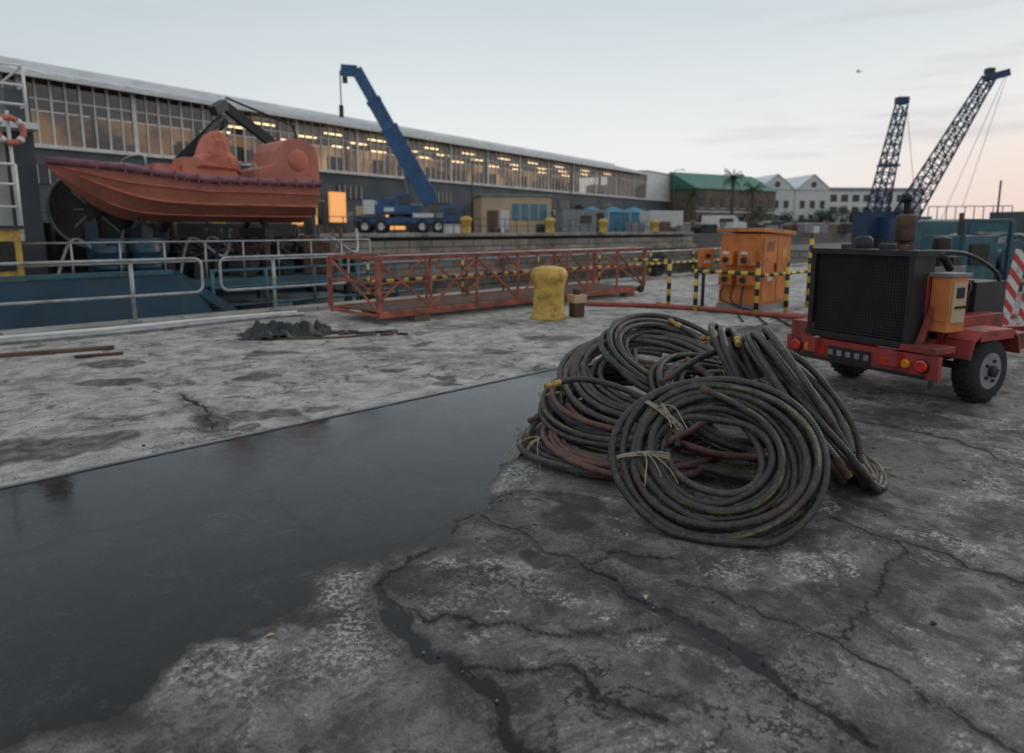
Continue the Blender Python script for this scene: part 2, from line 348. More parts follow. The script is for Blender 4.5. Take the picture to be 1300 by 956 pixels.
pale=mth(nt,'MULTIPLY',rng(nt,fine,.46,.58),mth(nt,'MAXIMUM',rng(nt,noise(nt,co,2.3,7,.78,.6),.52,.60),att('shore'))); c=mix(nt,mth(nt,'MULTIPLY',pale,.85),c,(.56,.55,.53))
dirt=rng(nt,noise(nt,co,2.1,8,.82,.9),.53,.62,0,.85); c=mix(nt,dirt,c,(.045,.042,.04))
oil=rng(nt,noise(nt,co,1.35,9,.62,.2),.615,.645,0,.75); c=mix(nt,oil,c,(.032,.030,.029))
rs=rng(nt,noise(nt,co,1.7,6,.7,.4),.60,.72,0,.35); c=mix(nt,rs,c,(.17,.11,.075))
c=mix(nt,mth(nt,'MULTIPLY',att('stain'),.88),c,(.028,.026,.025))
nv=N(nt,'ShaderNodeTexNoise'); nv.inputs['Scale'].default_value=2.5; nv.inputs['Detail'].default_value=6; nv.inputs['Roughness'].default_value=.65; L(nt,co,nv.inputs['Vector'])
vm=N(nt,'ShaderNodeVectorMath',operation='SCALE'); L(nt,nv.outputs['Color'],vm.inputs[0]); vm.inputs['Scale'].default_value=.9
va=N(nt,'ShaderNodeVectorMath',operation='ADD'); L(nt,co,va.inputs[0]); L(nt,vm.outputs[0],va.inputs[1])
vo=N(nt,'ShaderNodeTexVoronoi',feature='DISTANCE_TO_EDGE'); vo.inputs['Scale'].default_value=.75; L(nt,va.outputs[0],vo.inputs['Vector'])
hair=mth(nt,'MULTIPLY',rng(nt,vo.outputs['Distance'],.002,.008,1,0),rng(nt,big,.44,.55))
ck=mth(nt,'MAXIMUM',att('crack'),mth(nt,'MULTIPLY',hair,.85))
c=mix(nt,mth(nt,'MULTIPLY',mth(nt,'MULTIPLY',att('halo'),rng(nt,fine,.40,.56)),.9),c,(.028,.026,.025))
sp=rng(nt,grain,.3,.7,.55,1.38); c=mix(nt,1.0,c,sp,'MULTIPLY')
pit=rng(nt,noise(nt,co,75,2,.5),.66,.72,0,.8); c=mix(nt,pit,c,(.02,.019,.018))
c=mix(nt,ck,c,(.005,.005,.005))
wt=att('wet'); c=mix(nt,wt,c,mix(nt,1.0,c,(.36,.36,.37),'MULTIPLY'))
L(nt,c,b.inputs['Base Color'])
r=mth(nt,'SUBTRACT',rng(nt,med,.3,.7,.92,.62),mth(nt,'MULTIPLY',wt,.36)); L(nt,r,b.inputs['Roughness'])
hh=mth(nt,'ADD',mth(nt,'ADD',mth(nt,'MULTIPLY',med,1.2),mth(nt,'MULTIPLY',fine,.8)),mth(nt,'ADD',mth(nt,'MULTIPLY',grain,.35),mth(nt,'MULTIPLY',mth(nt,'ADD',ck,mth(nt,'MULTIPLY',pit,.4)),-1.2)))
bump(nt,b,hh,.85,.02); me.materials.append(m)

w=MB('puddle'); w.add([(-9,-4,-.0035),(6.6,-4,-.0035),(6.6,4.822,-.0035),(-9,4.822,-.0035)],[(0,1,2,3)],'water'); w.build(rz=Q)
e=MB('steel_edge_strip')
u=-6
while u<6.2:
    l=random.choice((1.3,1.9,2.4)); e.box((u+l/2,4.832,.0005),(l-.012,.02,.014),'grey'); u+=l
e.build(rz=Q,bevel=.002)

d=MB('dock_wall')
d.box((0,11.95+.0,-3.1),(100,.1,5.9),'masonry'); d.box((0,29.6,-2.55),(100.2,.6,6.9),'masonry'); d.box((50.3,20.6,-3.1),(.6,17.4,5.9),'masonry')
for k in range(3): d.box((0,29.1-.35*k,.2-1.2*k),(100,.5+.0*k,.25),'masonry')
d.build(rz=Q)
f=MB('far_quay'); f.box((450,330,.5),(1200,600,1.2),'asphalt'); f.build(rz=Q)
f=MB('far_quay_coping'); f.box((0,29.7,1.19),(100,1.0,.2),'concrete'); f.build(rz=Q,bevel=.03)
f=MB('dock_end_ground'); f.box((475.3,20.6,-.52),(850,17.4,1.0),'asphalt'); f.build(rz=Q)
f=MB('dock_water'); f.add([(-100,12,-3.6),(50,12,-3.6),(50,29.3,-3.6),(-100,29.3,-3.6)],[(0,1,2,3)],'dwater'); f.build(rz=Q)
f=MB('quay_kerb')
u=-20
while u<50:
    f.box((u+1.2,11.72,.035),(2.385,.42,.10),'concrete'); u+=2.4
f.build(rz=Q,bevel=.015)
f=MB('white_pipe'); f.tube([(-8+.6*i,11.25+.05*math.sin(i*1.3),.05) for i in range(24)],.035,'white',8); f.tube([(-8+.6*i,10.9+.09*math.sin(i*.9+1),.045) for i in range(24)],.03,'galv',8); f.build(rz=Q)

# ------------------------------------------------------------------ quay railings
def railing(u0,u1,posts,w0=11.55):
    r=MB('quay_railing'); zt=1.03; zb=.48; rr=.12
    def arc(cx,cz,a0,a1): return [(cx+rr*math.cos(math.radians(a0+(a1-a0)*t/5)),w0,cz+rr*math.sin(math.radians(a0+(a1-a0)*t/5))) for t in range(6)]
    loop=arc(u0+rr,zt-rr,180,90)+arc(u1-rr,zt-rr,90,0)+arc(u1-rr,zb+rr,0,-90)+arc(u0+rr,zb+rr,270,180)
    r.tube(loop,.024,'galv',10,True)
    for p in posts:
        r.tube([(p,w0+.03,0.02),(p,w0+.03,zt+.02)],.032,'galv',10); r.box((p,w0+.03,.1),(.16,.16,.025),'galv')
    return r.build(rz=Q)
railing(-2.5,4.35,(-2,.6,3.3)); railing(4.65,7.1,(5.6,))
r=MB('striped_guard_rail')
r.tube([(7.4,11.5,.48),(25,11.5,.48)],.035,'ybstripe_h',8); r.tube([(7.4,11.5,.85),(25,11.5,.85)],.022,'galv',8)
for k in range(8): r.tube([(7.5+2.45*k,11.5,0),(7.5+2.45*k,11.5,.9)],.03,'ybstripe',8)
r.build(rz=Q)
t=MB('fender_tyre'); t.ring((18.0,11.7,.42),(-.2,1,.15),.32,.13,'rubber',30,12); t.build(rz=Q)

# ------------------------------------------------------------------ gangway
gw=MB('gangway'); u0,u1,w0,w1=6.05,13.3,9.0,10.45; zb,zt=.16,1.05; n=7
def R_(a,b,s=.06,k='orange_rust'): gw.beam(a,b,s,s,k)
for ww in (w0,w1):
    gw.beam((u0,ww,zb),(u1,ww,zb),.06,.10,'orange_rust'); R_((u0,ww,zt),(u1,ww,zt),.05)
    R_((u0+.03,ww,zb+.5),(u1-.03,ww,zb+.5),.022)
    for i in range(n+1):
        x=u0+(u1-u0)*i/n; R_((x,ww,zb+.05),(x,ww,zt-.03),.038 if 0<i<n else .065)
        if i<n:
            x2=u0+(u1-u0)*(i+1)/n
            a,bb=((x,x2) if i%2 else (x2,x)); R_((a,ww,zb+.06),(bb,ww,zt-.04),.034)
for i in range(2*n+1):
    x=u0+(u1-u0)*i/(2*n); R_((x,w0+.04,zb-.01),(x,w1-.04,zb-.01),.045)
for x in (u0,u1): R_((x,w0,zt),(x,w1,zt),.05); R_((x,w0,zb+.5),(x,w1,zb+.5),.035); R_((x,w0,zb+.05),(x,w1,zt-.03),.03)
for ww in (w0-.04,w0+.12): gw.tube([(u0+.1,ww,zt+.04),(u1-.1,ww,zt+.04)],.012,'galv',6)
for k in range(5): gw.box((u0+(u1-u0)/2,w0+.3+.22*k,zb+.03),(u1-u0-.2,.19,.022),'rust')
for x in (u0+.8,u0+4.2,u1-.6):
    gw.box((x,w0+.03,.05),(.3,.2,.1),'wood'); gw.box((x,w1-.03,.05),(.3,.2,.1),'wood')
gw.lathe([(.06,-.03),(.085,-.03),(.085,.03),(.06,.03)],(u1-.2,w0-.06,zb),'rubber',16,(0,1,0))
gw.build(rz=Q)

# ------------------------------------------------------------------ bollard etc
bo=MB('mooring_bollard')
bo.lathe([(.30,0),(.31,.03),(.275,.06),(.262,.25),(.258,.5),(.27,.60),(.305,.68),(.315,.74),(.30,.81),(.24,.865),(.13,.89),(.02,.895)],(0,0,0),'yellow',36); bo.build(loc=(.62,11.5,0))
s=MB('rusty_stub_post'); s.box((0,0,.13),(.20,.2,.26),'rust'); s.box((0,0,.32),(.26,.24,.14),'cream'); s.lathe([(.07,0),(.07,.1)],(0,0,.39),'rust',12); s.build(loc=(1.12,11.75,0),rz=.5,bevel=.012)
hs=MB('red_hose_line')
def smooth_path(P,k=8):
    P=[Vector(p) for p in P]; o=[]
    for i in range(len(P)-1):
        a=P[max(i-1,0)];b_=P[i];c_=P[i+1];d_=P[min(i+2,len(P)-1)]
        for j in range(k):
            t=j/k; o.append(.5*((2*b_)+(c_-a)*t+(2*a-5*b_+4*c_-d_)*t*t+(3*b_-a-3*c_+d_)*t**3))
    o.append(P[-1]); return o
hs.tube(smooth_path([(1.3,13.9,.05),(1.6,13.4,.05),(2.4,13.2,.05),(3.28,12.75,.05),(4.0,12.1,.05),(4.6,11.5,.05),(5.4,11.0,.05),(6.4,10.9,.05),(8.6,11.6,.05)]),.045,'firehose',10)
hs.tube(smooth_path([(2.9,13.6,.04),(3.2,12.9,.04),(3.9,12.3,.04),(4.7,11.8,.04),(6.0,11.5,.04),(8.2,12.3,.04)]),.03,'firehose',8)
hs.build()

tp=MB('crumpled_tarpaulin'); rnd=random.Random(4); nx_,ny_=44,30; vs=[];fs=[]
def h1(x,y): return abs(math.sin(x*9+3*math.sin(y*6)))*abs(math.cos(y*11+2*math.sin(x*7)))
for i in range(nx_):
    for j in range(ny_):
        x=(i/(nx_-1)-.5)*1.3;y=(j/(ny_-1)-.5)*.8; a_=math.atan2(y/.4,x/.65); rr_=math.hypot(x/.65,y/.4)/(1+.18*math.sin(3*a_+1)+.10*math.sin(7*a_))
        e_=max(0,min(1,(1.02-rr_)*3)); z=e_*(.03+.15*h1(x,y)+.05*h1(2.3*x+1,2.1*y))+rnd.random()*.015*e_
        vs.append((x,y,z+.006))
for i in range(nx_-1):
    for j in range(ny_-1):
        x=((i+.5)/(nx_-1)-.5)*1.3;y=((j+.5)/(ny_-1)-.5)*.8; a_=math.atan2(y/.4,x/.65)
        if math.hypot(x/.65,y/.4)/(1+.18*math.sin(3*a_+1)+.10*math.sin(7*a_))<1.0: fs.append((i*ny_+j,i*ny_+ny_+j,i*ny_+ny_+j+1,i*ny_+j+1))
tp.add(vs,fs,'tarp'); tp.tube(smooth_path([(.4,-.1,.03),(.8,.05,.02),(1.2,-.05,.02),(1.6,.1,.02)]),.02,'dark',6); tp.tube(smooth_path([(-.5,.1,.03),(-.2,-.3,.02),(.7,-.4,.02),(1.3,-.2,.02)]),.015,'wood',6)
for k in range(18): tp.box((.5+k*.07,rnd.uniform(-.3,.25),.02),(rnd.uniform(.05,.16),.06,.03),rnd.choice(['tarp','wood','rust','tarp']),Matrix.Rotation(rnd.uniform(0,3),3,'Z'))
tp.build(loc=(-3.25,9.6,0),rz=.2)
tm=MB('timber_batten'); tm.box((0,0,.03),(1.3,.07,.04),'wood'); tm.box((.5,-.5,.025),(.5,.05,.03),'rust'); tm.build(loc=(-5.6,8.2,0),rz=.5,bevel=.004)
deb=MB('ground_litter'); rnd=random.Random(12)
for k in range(620):
    uu=rnd.uniform(.5,15); ww=rnd.uniform(.3,11); x=(uu-ww)/S2;y=(uu+ww)/S2
    if y<1.9: continue
    if ww<4.9 and x<0.25 and y>2.0: continue
    sz=rnd.uniform(.003,.015); deb.ellip((x,y,.006),(sz,sz*rnd.uniform(.5,1),sz*.5),rnd.choice(['concrete','rust','dark','concrete','wood']),6,4,1,k,.5)
for c in (cr[0],cr[1],cr[3],cr[4]):
    for (a,b_),(c_,e_) in zip(c[:-1],c[1:]):
        for k in range(9):
            t=rnd.random(); sz=rnd.uniform(.002,.006); deb.ellip((a+(c_-a)*t+rnd.gauss(0,.07),b_+(e_-b_)*t+rnd.gauss(0,.07),.003),(sz,sz*rnd.uniform(.6,1),sz*.6),rnd.choice(['rust','dark','concrete']),6,4,1,k,.5)
deb.build()
lf=MB('fallen_leaf')
for (x,y,a_) in ((-.90,2.33,.4),(.55,2.6,1.4),(1.9,4.9,2.0)):
    c_=Vector((x,y,.008)); d_=Vector((math.cos(a_),math.sin(a_),0)); s_=Vector((-d_.y,d_.x,0))
    lf.add([c_-d_*.022,c_+s_*.010+Vector((0,0,.006)),c_+d_*.022,c_-s_*.010+Vector((0,0,.008))],[(0,1,2,3)],'cream')
lf.build()

# ------------------------------------------------------------------ hose coils
def coil(c,nrm,R,turns,rh,sr,sh,seed,mat='hose',up=None,ell=1.0,ties=2,wob=.012,end=None,shift=.012):
    rnd=random.Random(seed); mb=MB('hose_coil'); c=Vector(c); n=Vector(nrm).normalized()
    e2=Vector(up) if up else Vector((0,1,0)); e2=(e2-n*e2.dot(n)).normalized(); e1=e2.cross(n)
    slots=[]; st=2.04*rh; rows=max(1,int(round(sh/st))); cols=math.ceil(turns/rows)
    for a in range(rows):
        rg=range(cols) if a%2==0 else range(cols-1,-1,-1)
        for b_ in rg: slots.append(((b_-(cols-1)/2)*st*(sr/(cols*st) if sr>cols*st else 1)+(a%2)*rh+rnd.uniform(-.55,.55)*rh,(a-(rows-1)/2)*st*.92+rnd.uniform(-.5,.5)*rh))
    slots=slots[:turns]; ph=[rnd.uniform(0,6.28) for _ in slots]; ph2=[rnd.uniform(0,6.28) for _ in slots]; amp=[rnd.uniform(.3,1.8)*wob for _ in slots]; shf=[rnd.uniform(-1,1)*shift for _ in slots]
    pts=[]; NP=72; th0=rnd.uniform(0,6.28)
    def off(k,th):
        dr,dh=slots[k]; return dr+amp[k]*math.sin(2*th+ph[k])+amp[k]*.5*math.sin(3*th+ph2[k])+shf[k]*math.cos(th+ph2[k]), dh+amp[k]*.8*math.sin(th+ph2[k])
    for i in range(turns*NP-(NP//3)):
        k=i//NP; f=(i%NP)/NP; th=th0+2*math.pi*i/NP; a=off(k,th)
        if f>.7 and k+1<turns:
            t=(f-.7)/.3; t=t*t*(3-2*t); q=off(k+1,th); a=(a[0]*(1-t)+q[0]*t,a[1]*(1-t)+q[1]*t)
        p=c+(e1*math.cos(th)*ell+e2*math.sin(th))*(R+a[0])+n*a[1]
        if p.z<rh+.004: p.z=rh+.004
        pts.append(p)
    t=(pts[-1]-pts[-2]).normalized(); p=pts[-1].copy(); dirv=(t+n*.15)
    for k in range(9):
        p=p+dirv.normalized()*.03; dirv=dirv*.9+t*.1+Vector((0,0,-.03))
        p.z=max(p.z,rh+.004); pts.append(p.copy())
    mb.tube(pts,rh,mat,12)
    ax=(pts[-1]-pts[-3]).normalized()
    mb.lathe([(rh*1.08,-.05),(rh*1.15,-.04),(rh*1.15,-.01),(rh*1.0,0),(rh*.8,.005),(rh*.8,.03),(rh*1.0,.033),(rh*1.0,.06),(rh*.7,.065)],pts[-1],end or 'rust',16,ax)
    bw=max(sr,cols*st)/2+.014; bh=rows*st/2+.012
    for q in range(ties):
        th=rnd.uniform(0,6.28); rd=(e1*math.cos(th)*ell+e2*math.sin(th)); cc=c+rd*R
        if cc.z<.12: th+=math.pi*.8; rd=(e1*math.cos(th)*ell+e2*math.sin(th)); cc=c+rd*R
        tgn=rd.cross(n)
        for o in range(3):
            ph_=rnd.uniform(-.3,.3); mb.tube([cc+tgn*(.010*(o-1)+.03*ph_*math.cos(j*.449))+rd*math.cos(j*.449)*(bw+.003)+n*math.sin(j*.449)*(bh+.003) for j in range(14)],.0045,'rope',6,True)
        top=cc+n*bh+rd*.02
        for o in range(3):
            P=[top]; dv=Vector((rnd.uniform(-1,1),rnd.uniform(-1,-.2),.3)).normalized()*.035
            for j in range(6): P.append(P[-1]+dv); dv=dv+Vector((rnd.uniform(-.01,.01),0,-.014))
            mb.tube(smooth_path(P,4),.004,'rope',5)
    return mb.build()
A_up=(.2,.69,.69)
coil((1.06,3.41,.325),(-.196,-.67,.72),.37,11,.0205,.205,.09,1,'hose',A_up,1.02,2,.014,'rust',.02)
coil((1.09,3.47,.32),(-.22,-.64,.73),.31,4,.020,.10,.05,21,'hose2',A_up,1.0,0,.02,'rust',.03)
coil((1.16,3.44,.30),(-.16,-.66,.72),.41,2,.0205,.05,.04,22,'hose',A_up,1.0,0,.02,'rust',.02)
coil((.70,4.50,.09),(-.02,-.03,1),.52,13,.0215,.17,.15,2,'hose2',None,1,2,.016)
coil((.78,4.34,.17),(-.03,-.14,1),.52,5,.0205,.12,.05,3,'hose_red',None,1,1,.022,None,.03)
coil((.78,4.62,.30),(-.10,-.24,.95),.47,12,.0215,.17,.12,4,'hose',None,1,2,.02,'brass',.02)
coil((.82,4.60,.38),(-.02,-.30,.95),.46,2,.0205,.06,.04,31,'hose_red',None,1.03,0,.03,'rust',.03)
coil((.98,4.78,.47),(.02,-.38,.90),.45,11,.0215,.17,.10,5,'hose2',None,1.05,2,.02,'brass',.02)
coil((1.18,4.95,.56),(.25,-.42,.85),.38,9,.0215,.14,.09,6,'hose',None,1.1,1,.022,'brass',.02)
coil((1.38,4.35,.16),(.05,-.15,1),.48,9,.0215,.15,.10,9,'hose',None,1,1,.02)
coil((1.38,4.30,.25),(.10,-.2,1),.44,2,.0205,.08,.05,13,'hose_red',None,1,0,.03,None,.03)
coil((1.45,4.45,.34),(.25,-.35,.85),.42,8,.0215,.14,.09,10,'hose',None,1,1,.022,None,.03)
coil((1.66,4.50,.44),(.80,-.30,.50),.42,10,.0215,.13,.12,7,'hose',(0,0,1),1,2,.022,'brass',.03)
coil((1.82,4.16,.42),(.80,-.16,.60),.44,12,.0215,.15,.13,8,'hose2',(0,1,0),1,2,.022,None,.035)
coil((1.93,4.02,.30),(.70,-.22,.68),.40,6,.0215,.12,.05,11,'hose',(0,1,0),1,1,.026,None,.045)
lh=MB('loose_hose')
for P,mt,ed in (([(.27,4.35,.50),(.42,4.42,.52),(.62,4.38,.50),(.85,4.25,.43),(1.0,4.1,.34),(1.0,3.95,.2)],'hose','brass'),
             ([(1.36,4.62,.76),(1.47,4.55,.76),(1.6,4.45,.72),(1.78,4.28,.66),(1.95,4.05,.45),(2.0,3.85,.2)],'hose2','brass'),
             ([(1.0,4.3,.55),(1.25,4.45,.66),(1.5,4.5,.72),(1.68,4.42,.74),(1.85,4.2,.66),(2.05,4.0,.35),(2.08,3.9,.12)],'hose','rust'),
             ([(.45,3.95,.04),(.62,3.9,.06),(.9,3.98,.20),(1.2,4.05,.36),(1.3,4.3,.52),(1.2,4.6,.62)],'hose_red','rust')):
    pp=smooth_path(P,10); lh.tube(pp,.021,mt,12); ax=(pp[0]-pp[2]).normalized(); rh=.021
    lh.lathe([(rh*1.08,-.05),(rh*1.15,-.04),(rh*1.15,-.01),(rh*1.0,0),(rh*.8,.005),(rh*.8,.03),(rh*1.0,.033),(rh*1.0,.06),(rh*.7,.065)],pp[0],ed,16,ax)
lh.build()

# ------------------------------------------------------------------ electrical cabinet (quay frame)
cb=MB('electrical_cabinet'); a0,a1,b0,b1=11.98,13.2,5.6,6.4
cx_,cy_=(a0+a1)/2,(b0+b1)/2
cb.box((cx_,cy_,.06),(a1-a0+.06,b1-b0+.06,.12),'concrete'); cb.box((cx_,cy_,.77),(a1-a0,b1-b0,1.3),'orange')
cb.box((cx_,cy_,1.46),(a1-a0+.14,b1-b0+.14,.07),'orange',Matrix.Rotation(math.radians(2.5),3,'Y'))
for x in (a0+.32,a0+.9): cb.box((x,b0-.012,.76),(.54,.03,1.18),'orange'); cb.box((x+.2,b0-.035,.8),(.03,.03,.16),'black')
for k in range(5): cb.box((a0+.32,b0-.03,1.12+.035*k),(.3,.012,.014),'black')
cb.box((a0+.9,b0-.03,1.05),(.16,.008,.14),'yellow'); cb.box((a0+.32,b0-.03,.62),(.2,.008,.12),'white')
for k in range(2):
    for z in (.98,.62):
        y=b0+.22+.36*k; cb.box((a0-.11,y,z),(.22,.26,.26),'orange'); cb.lathe([(.055,0),(.055,.05),(.03,.055)],(a0-.22,y,z-.03),'black',14,(-1,0,0)); cb.box((a0-.225,y+.0,z+.09),(.012,.12,.05),'white')
for k in range(3): cb.tube(smooth_path([(a0-.2,b0+.22+.18*k,.5),(a0-.3,b0+.2+.18*k,.2),(a0-.6,b0+.1-.3*k,.03),(a0-1.6,b0-.5-.4*k,.03)]),.018,'black',6)
cb.build(rz=Q,bevel=.012)
gd=MB('striped_guard_frame')
def post(p,h): gd.tube([(p[0],p[1],0),(p[0],p[1],h)],.04,'ybstripe',12)
post((11.5,7.2),.95);post((11.3,6.5),.78);post((11.35,5.35),.95);post((13.45,5.3),1.45);post((12.1,5.15),.85)
gd.tube([(11.3,6.5,.74),(11.35,5.4,.74)],.035,'ybstripe_w',10); gd.tube([(11.5,7.2,.9),(11.5,8.1,.9)],.03,'ybstripe_w',10); gd.tube([(11.35,5.33,.7),(13.45,5.3,.7)],.03,'ybstripe_h',10)
gd.build(rz=Q)
sw=MB('switch_box_post'); sw.tube([(0,0,0),(0,0,.9)],.035,'dark',10); sw.box((0,-.05,.95),(.26,.16,.36),'orange'); sw.lathe([(.04,0),(.04,.05)],(0,-.13,1.0),'black',12,(0,-1,0)); sw.box((0,-.135,.88),(.14,.012,.05),'white'); sw.build(loc=(3.75,13.4,0),rz=.2,bevel=.01)

# ------------------------------------------------------------------ generator trailer (local: x forward, y left)
tr_=MB('generator_trailer')
for y in (-.40,.40): tr_.box((.95,y,.42),(2.1,.08,.12),'red')
for x in (.08,.9,1.9): tr_.box((x,0,.42),(.08,.72,.1),'red')
tr_.box((0,0,.38),(.05,1.5,.2),'red'); tr_.box((-.028,0,.30),(.02,1.3,.03),'black')
tr_.box((1.0,0,.5),(1.9,.86,.03),'red')
for y in (-.62,.62):
    tr_.lathe([(.05,0),(.055,.02),(.04,.03)],(-.03,y,.39),'redlens',20,(-1,0,0)); tr_.lathe([(.04,0),(.04,.02),(.03,.03)],(-.03,y*.78,.39),'amber',20,(-1,0,0)); tr_.ring((-.03,y,.39),(1,0,0),.058,.007,'black',20,6)
tr_.box((-.035,.05,.38),(.02,.42,.11),'black')
for y in (-.13,-.04,.05,.14,.23): tr_.box((-.047,y,.38),(.005,.05,.05),'grey')
for y in (-.3,.36): tr_.box((-.032,y,.38),(.015,.1,.07),'redlens')
for y in (-.7,.7): tr_.tube([(-.02,y,.3),(-.02,y,.22)],.02,'dark',8)
H0,H1=.53,1.30; Hc=(H0+H1)/2; Wd=.48; yc=.05
tr_.box((.17,yc,Hc),(.20,2*Wd-.04,H1-H0),'black')
for y in (-Wd,Wd): tr_.box((.15,yc+y,Hc),(.28,.05,H1-H0+.05),'black')
for z in (H0,H1): tr_.box((.15,yc,z),(.284,2*Wd+.08,.05),'black')
for i in range(34): tr_.box((.058,yc-Wd+.04+(2*Wd-.08)*i/33,Hc),(.012,.008,H1-H0-.05),'dark')
for i in range(26): tr_.box((.048,yc,H0+.04+(H1-H0-.08)*i/25),(.008,2*Wd-.06,.007),'dark')
tr_.lathe([(.07,0),(.07,.05),(.05,.06)],(.17,-.1,H1+.02),'dark',16)
for y in (-.3,.25): tr_.box((.12,y,H1+.04),(.14,.05,.05),'rust')
tr_.box((.85,0,.80),(.9,.46,.46),'dark'); tr_.box((.85,0,1.09),(.8,.34,.14),'grey')
for k in range(4): tr_.box((.55+.2*k,0,1.20),(.14,.28,.09),'dark')
tr_.lathe([(.13,0),(.14,.03),(.14,.5),(.11,.53)],(.5,.26,1.08),'black',20,(1,0,0))
tr_.tube([(.62,.05,1.25),(.62,.05,1.5)],.04,'rust',12); tr_.lathe([(.04,0),(.085,.02),(.085,.24),(.04,.26)],(.62,.05,1.38),'rust',18); tr_.tube([(.62,.05,1.62),(.62,.05,1.74),(.57,.05,1.82)],.032,'black',10); tr_.lathe([(.03,0),(.05,.02),(.05,.06),(.03,.08)],(.6,.05,1.74),'black',12)
tr_.lathe([(.02,0),(.08,.02),(.08,.17),(.02,.19)],(.95,-.1,1.25),'black',16); tr_.lathe([(.08,0),(.085,.03),(.085,.10),(.05,.13)],(.32,.25,1.31),'black',16)
tr_.box((1.5,0,.76),(.5,.56,.5),'dark'); tr_.tube(smooth_path([(.3,-.32,1.2),(.5,-.36,1.28),(.8,-.28,1.15)]),.035,'rubber',8); tr_.tube(smooth_path([(.3,.35,.7),(.5,.4,.65),(.7,.28,.7)]),.04,'rubber',8)
tr_.tube(smooth_path([(.3,-.36,1.31),(.9,-.36,1.28),(1.5,-.3,1.1),(1.8,-.2,.9)]),.018,'dark',8)
for k in range(5): tr_.tube(smooth_path([(.3+.1*k,-.38,.6),(.5+.1*k,-.42,.8+.05*k),(.8,-.28,1.0)]),.012,'black',6)
tr_.box((.36,-.55,.88),(.24,.16,.46),'orange'); tr_.box((.36,-.635,.90),(.18,.015,.34),'cream'); tr_.box((.236,-.55,.90),(.012,.11,.32),'orange'); tr_.box((.36,-.55,1.125),(.28,.20,.03),'grey'); tr_.box((.36,-.647,.98),(.10,.01,.09),'darkwin')
for k in range(3): tr_.lathe([(.013,0),(.013,.02)],(.31+.05*k,-.645,.86),'black',10,(0,-1,0))
tr_.beam((.22,-.44,.45),(.22,-.44,1.12),.045,.045,'red'); tr_.beam((.50,-.44,.45),(.50,-.44,1.12),.045,.045,'red'); tr_.beam((.06,-.5,.48),(.24,-.5,.85),.04,.04,'red')
tr_.box((.12,-.56,.52),(.28,.3,.05),'red'); tr_.box((1.1,-.34,.62),(.7,.2,.22),'red'); tr_.box((.95,.4,.60),(.5,.16,.2),'dark')
WX=.80
for sgn in (-1,1):
    y=sgn*.62
    tr_.lathe([(.16,-.09),(.24,-.10),(.28,-.07),(.29,0),(.28,.07),(.24,.10),(.16,.09)],(WX,y,.29),'rubber',32,(0,1,0))
    for k in range(26):
        a_=2*math.pi*k/26; tr_.beam((WX+.287*math.cos(a_),y-.07,.29+.287*math.sin(a_)),(WX+.287*math.cos(a_),y+.07,.29+.287*math.sin(a_)),.022,.014,'rubber')
    tr_.lathe([(.16,-.095),(.16,.095)],(WX,y,.29),'grey',20,(0,1,0)); tr_.lathe([(.05,.0),(.05,.04),(.02,.05)],(WX,y+sgn*.095,.29),'dark',12,(0,sgn,0))
    for k in range(5): a_=k*1.2566; tr_.lathe([(.014,0),(.014,.02)],(WX+.09*math.cos(a_),y+sgn*.095,.29+.09*math.sin(a_)),'dark',8,(0,sgn,0))
    P=[(WX-.38,.42),(WX-.33,.57),(WX-.22,.64),(WX+.22,.64),(WX+.33,.57),(WX+.38,.42)]
    for (xa,za),(xb,zb_) in zip(P[:-1],P[1:]): tr_.beam((xa,y,za),(xb,y,zb_),.24,.022,'red',(0,.0,1) if abs(xb-xa)>.02 else (1,0,0))
    tr_.box((WX,y-sgn*.12,.58),(.55,.02,.13),'red'); tr_.box((WX,y+sgn*.115,.60),(.5,.015,.07),'red')
tr_.box((.22,.62,.55),(.4,.24,.14),'red')
tr_.tube([(WX,-.62,.29),(WX,.62,.29)],.035,'dark',10)
tr_.beam((1.95,-.38,.42),(3.0,0,.42),.08,.08,'red');tr_.beam((1.95,.38,.42),(3.0,0,.42),.08,.08,'red'); tr_.tube([(2.9,0,0.03),(2.9,0,.7)],.03,'galv',10)
tr_.build(loc=(3.10,6.05,0),rz=math.radians(27.3),bevel=.005)

# ------------------------------------------------------------------ orange rescue boat
bt=MB('rescue_boat'); BU0,BU1,BW=3.25,8.5,15.9; LN=BU1-BU0; ns=24
secs=[]
for i in range(ns+1):
    f=i/ns; hb=.95*min(1,(1-(1-min(1,f/.42))**2.2))**.75 if f>0 else .02
    hb=max(hb,.02); zg=2.80-.30*min(1,f/.5)+.06*f
    zk=1.66+1.0*max(0,1-f/.30)**2.0; zc=zk+(zg-zk)*(.42+.2*max(0,1-f/.35))
    secs.append((BU0+LN*f,hb,zk,zc,zg))
vs=[];fs=[]
for x,hb,zk,zc,zg in secs:
    row=[(-hb,zg),(-hb*.98,zg-.25*(zg-zk)),(-hb*.84,zc),(-hb*.45,(zk+zc)/2-.04),(0,zk),(hb*.45,(zk+zc)/2-.04),(hb*.84,zc),(hb*.98,zg-.25*(zg-zk)),(hb,zg)]
    vs+=[(x,BW+a,b_) for a,b_ in row]
for i in range(ns):
    for j in range(8): fs.append((i*9+j,i*9+j+1,(i+1)*9+j+1,(i+1)*9+j))
fs.append(tuple(ns*9+j for j in range(9)))
bt.add(vs,fs,'boat_orange',False)
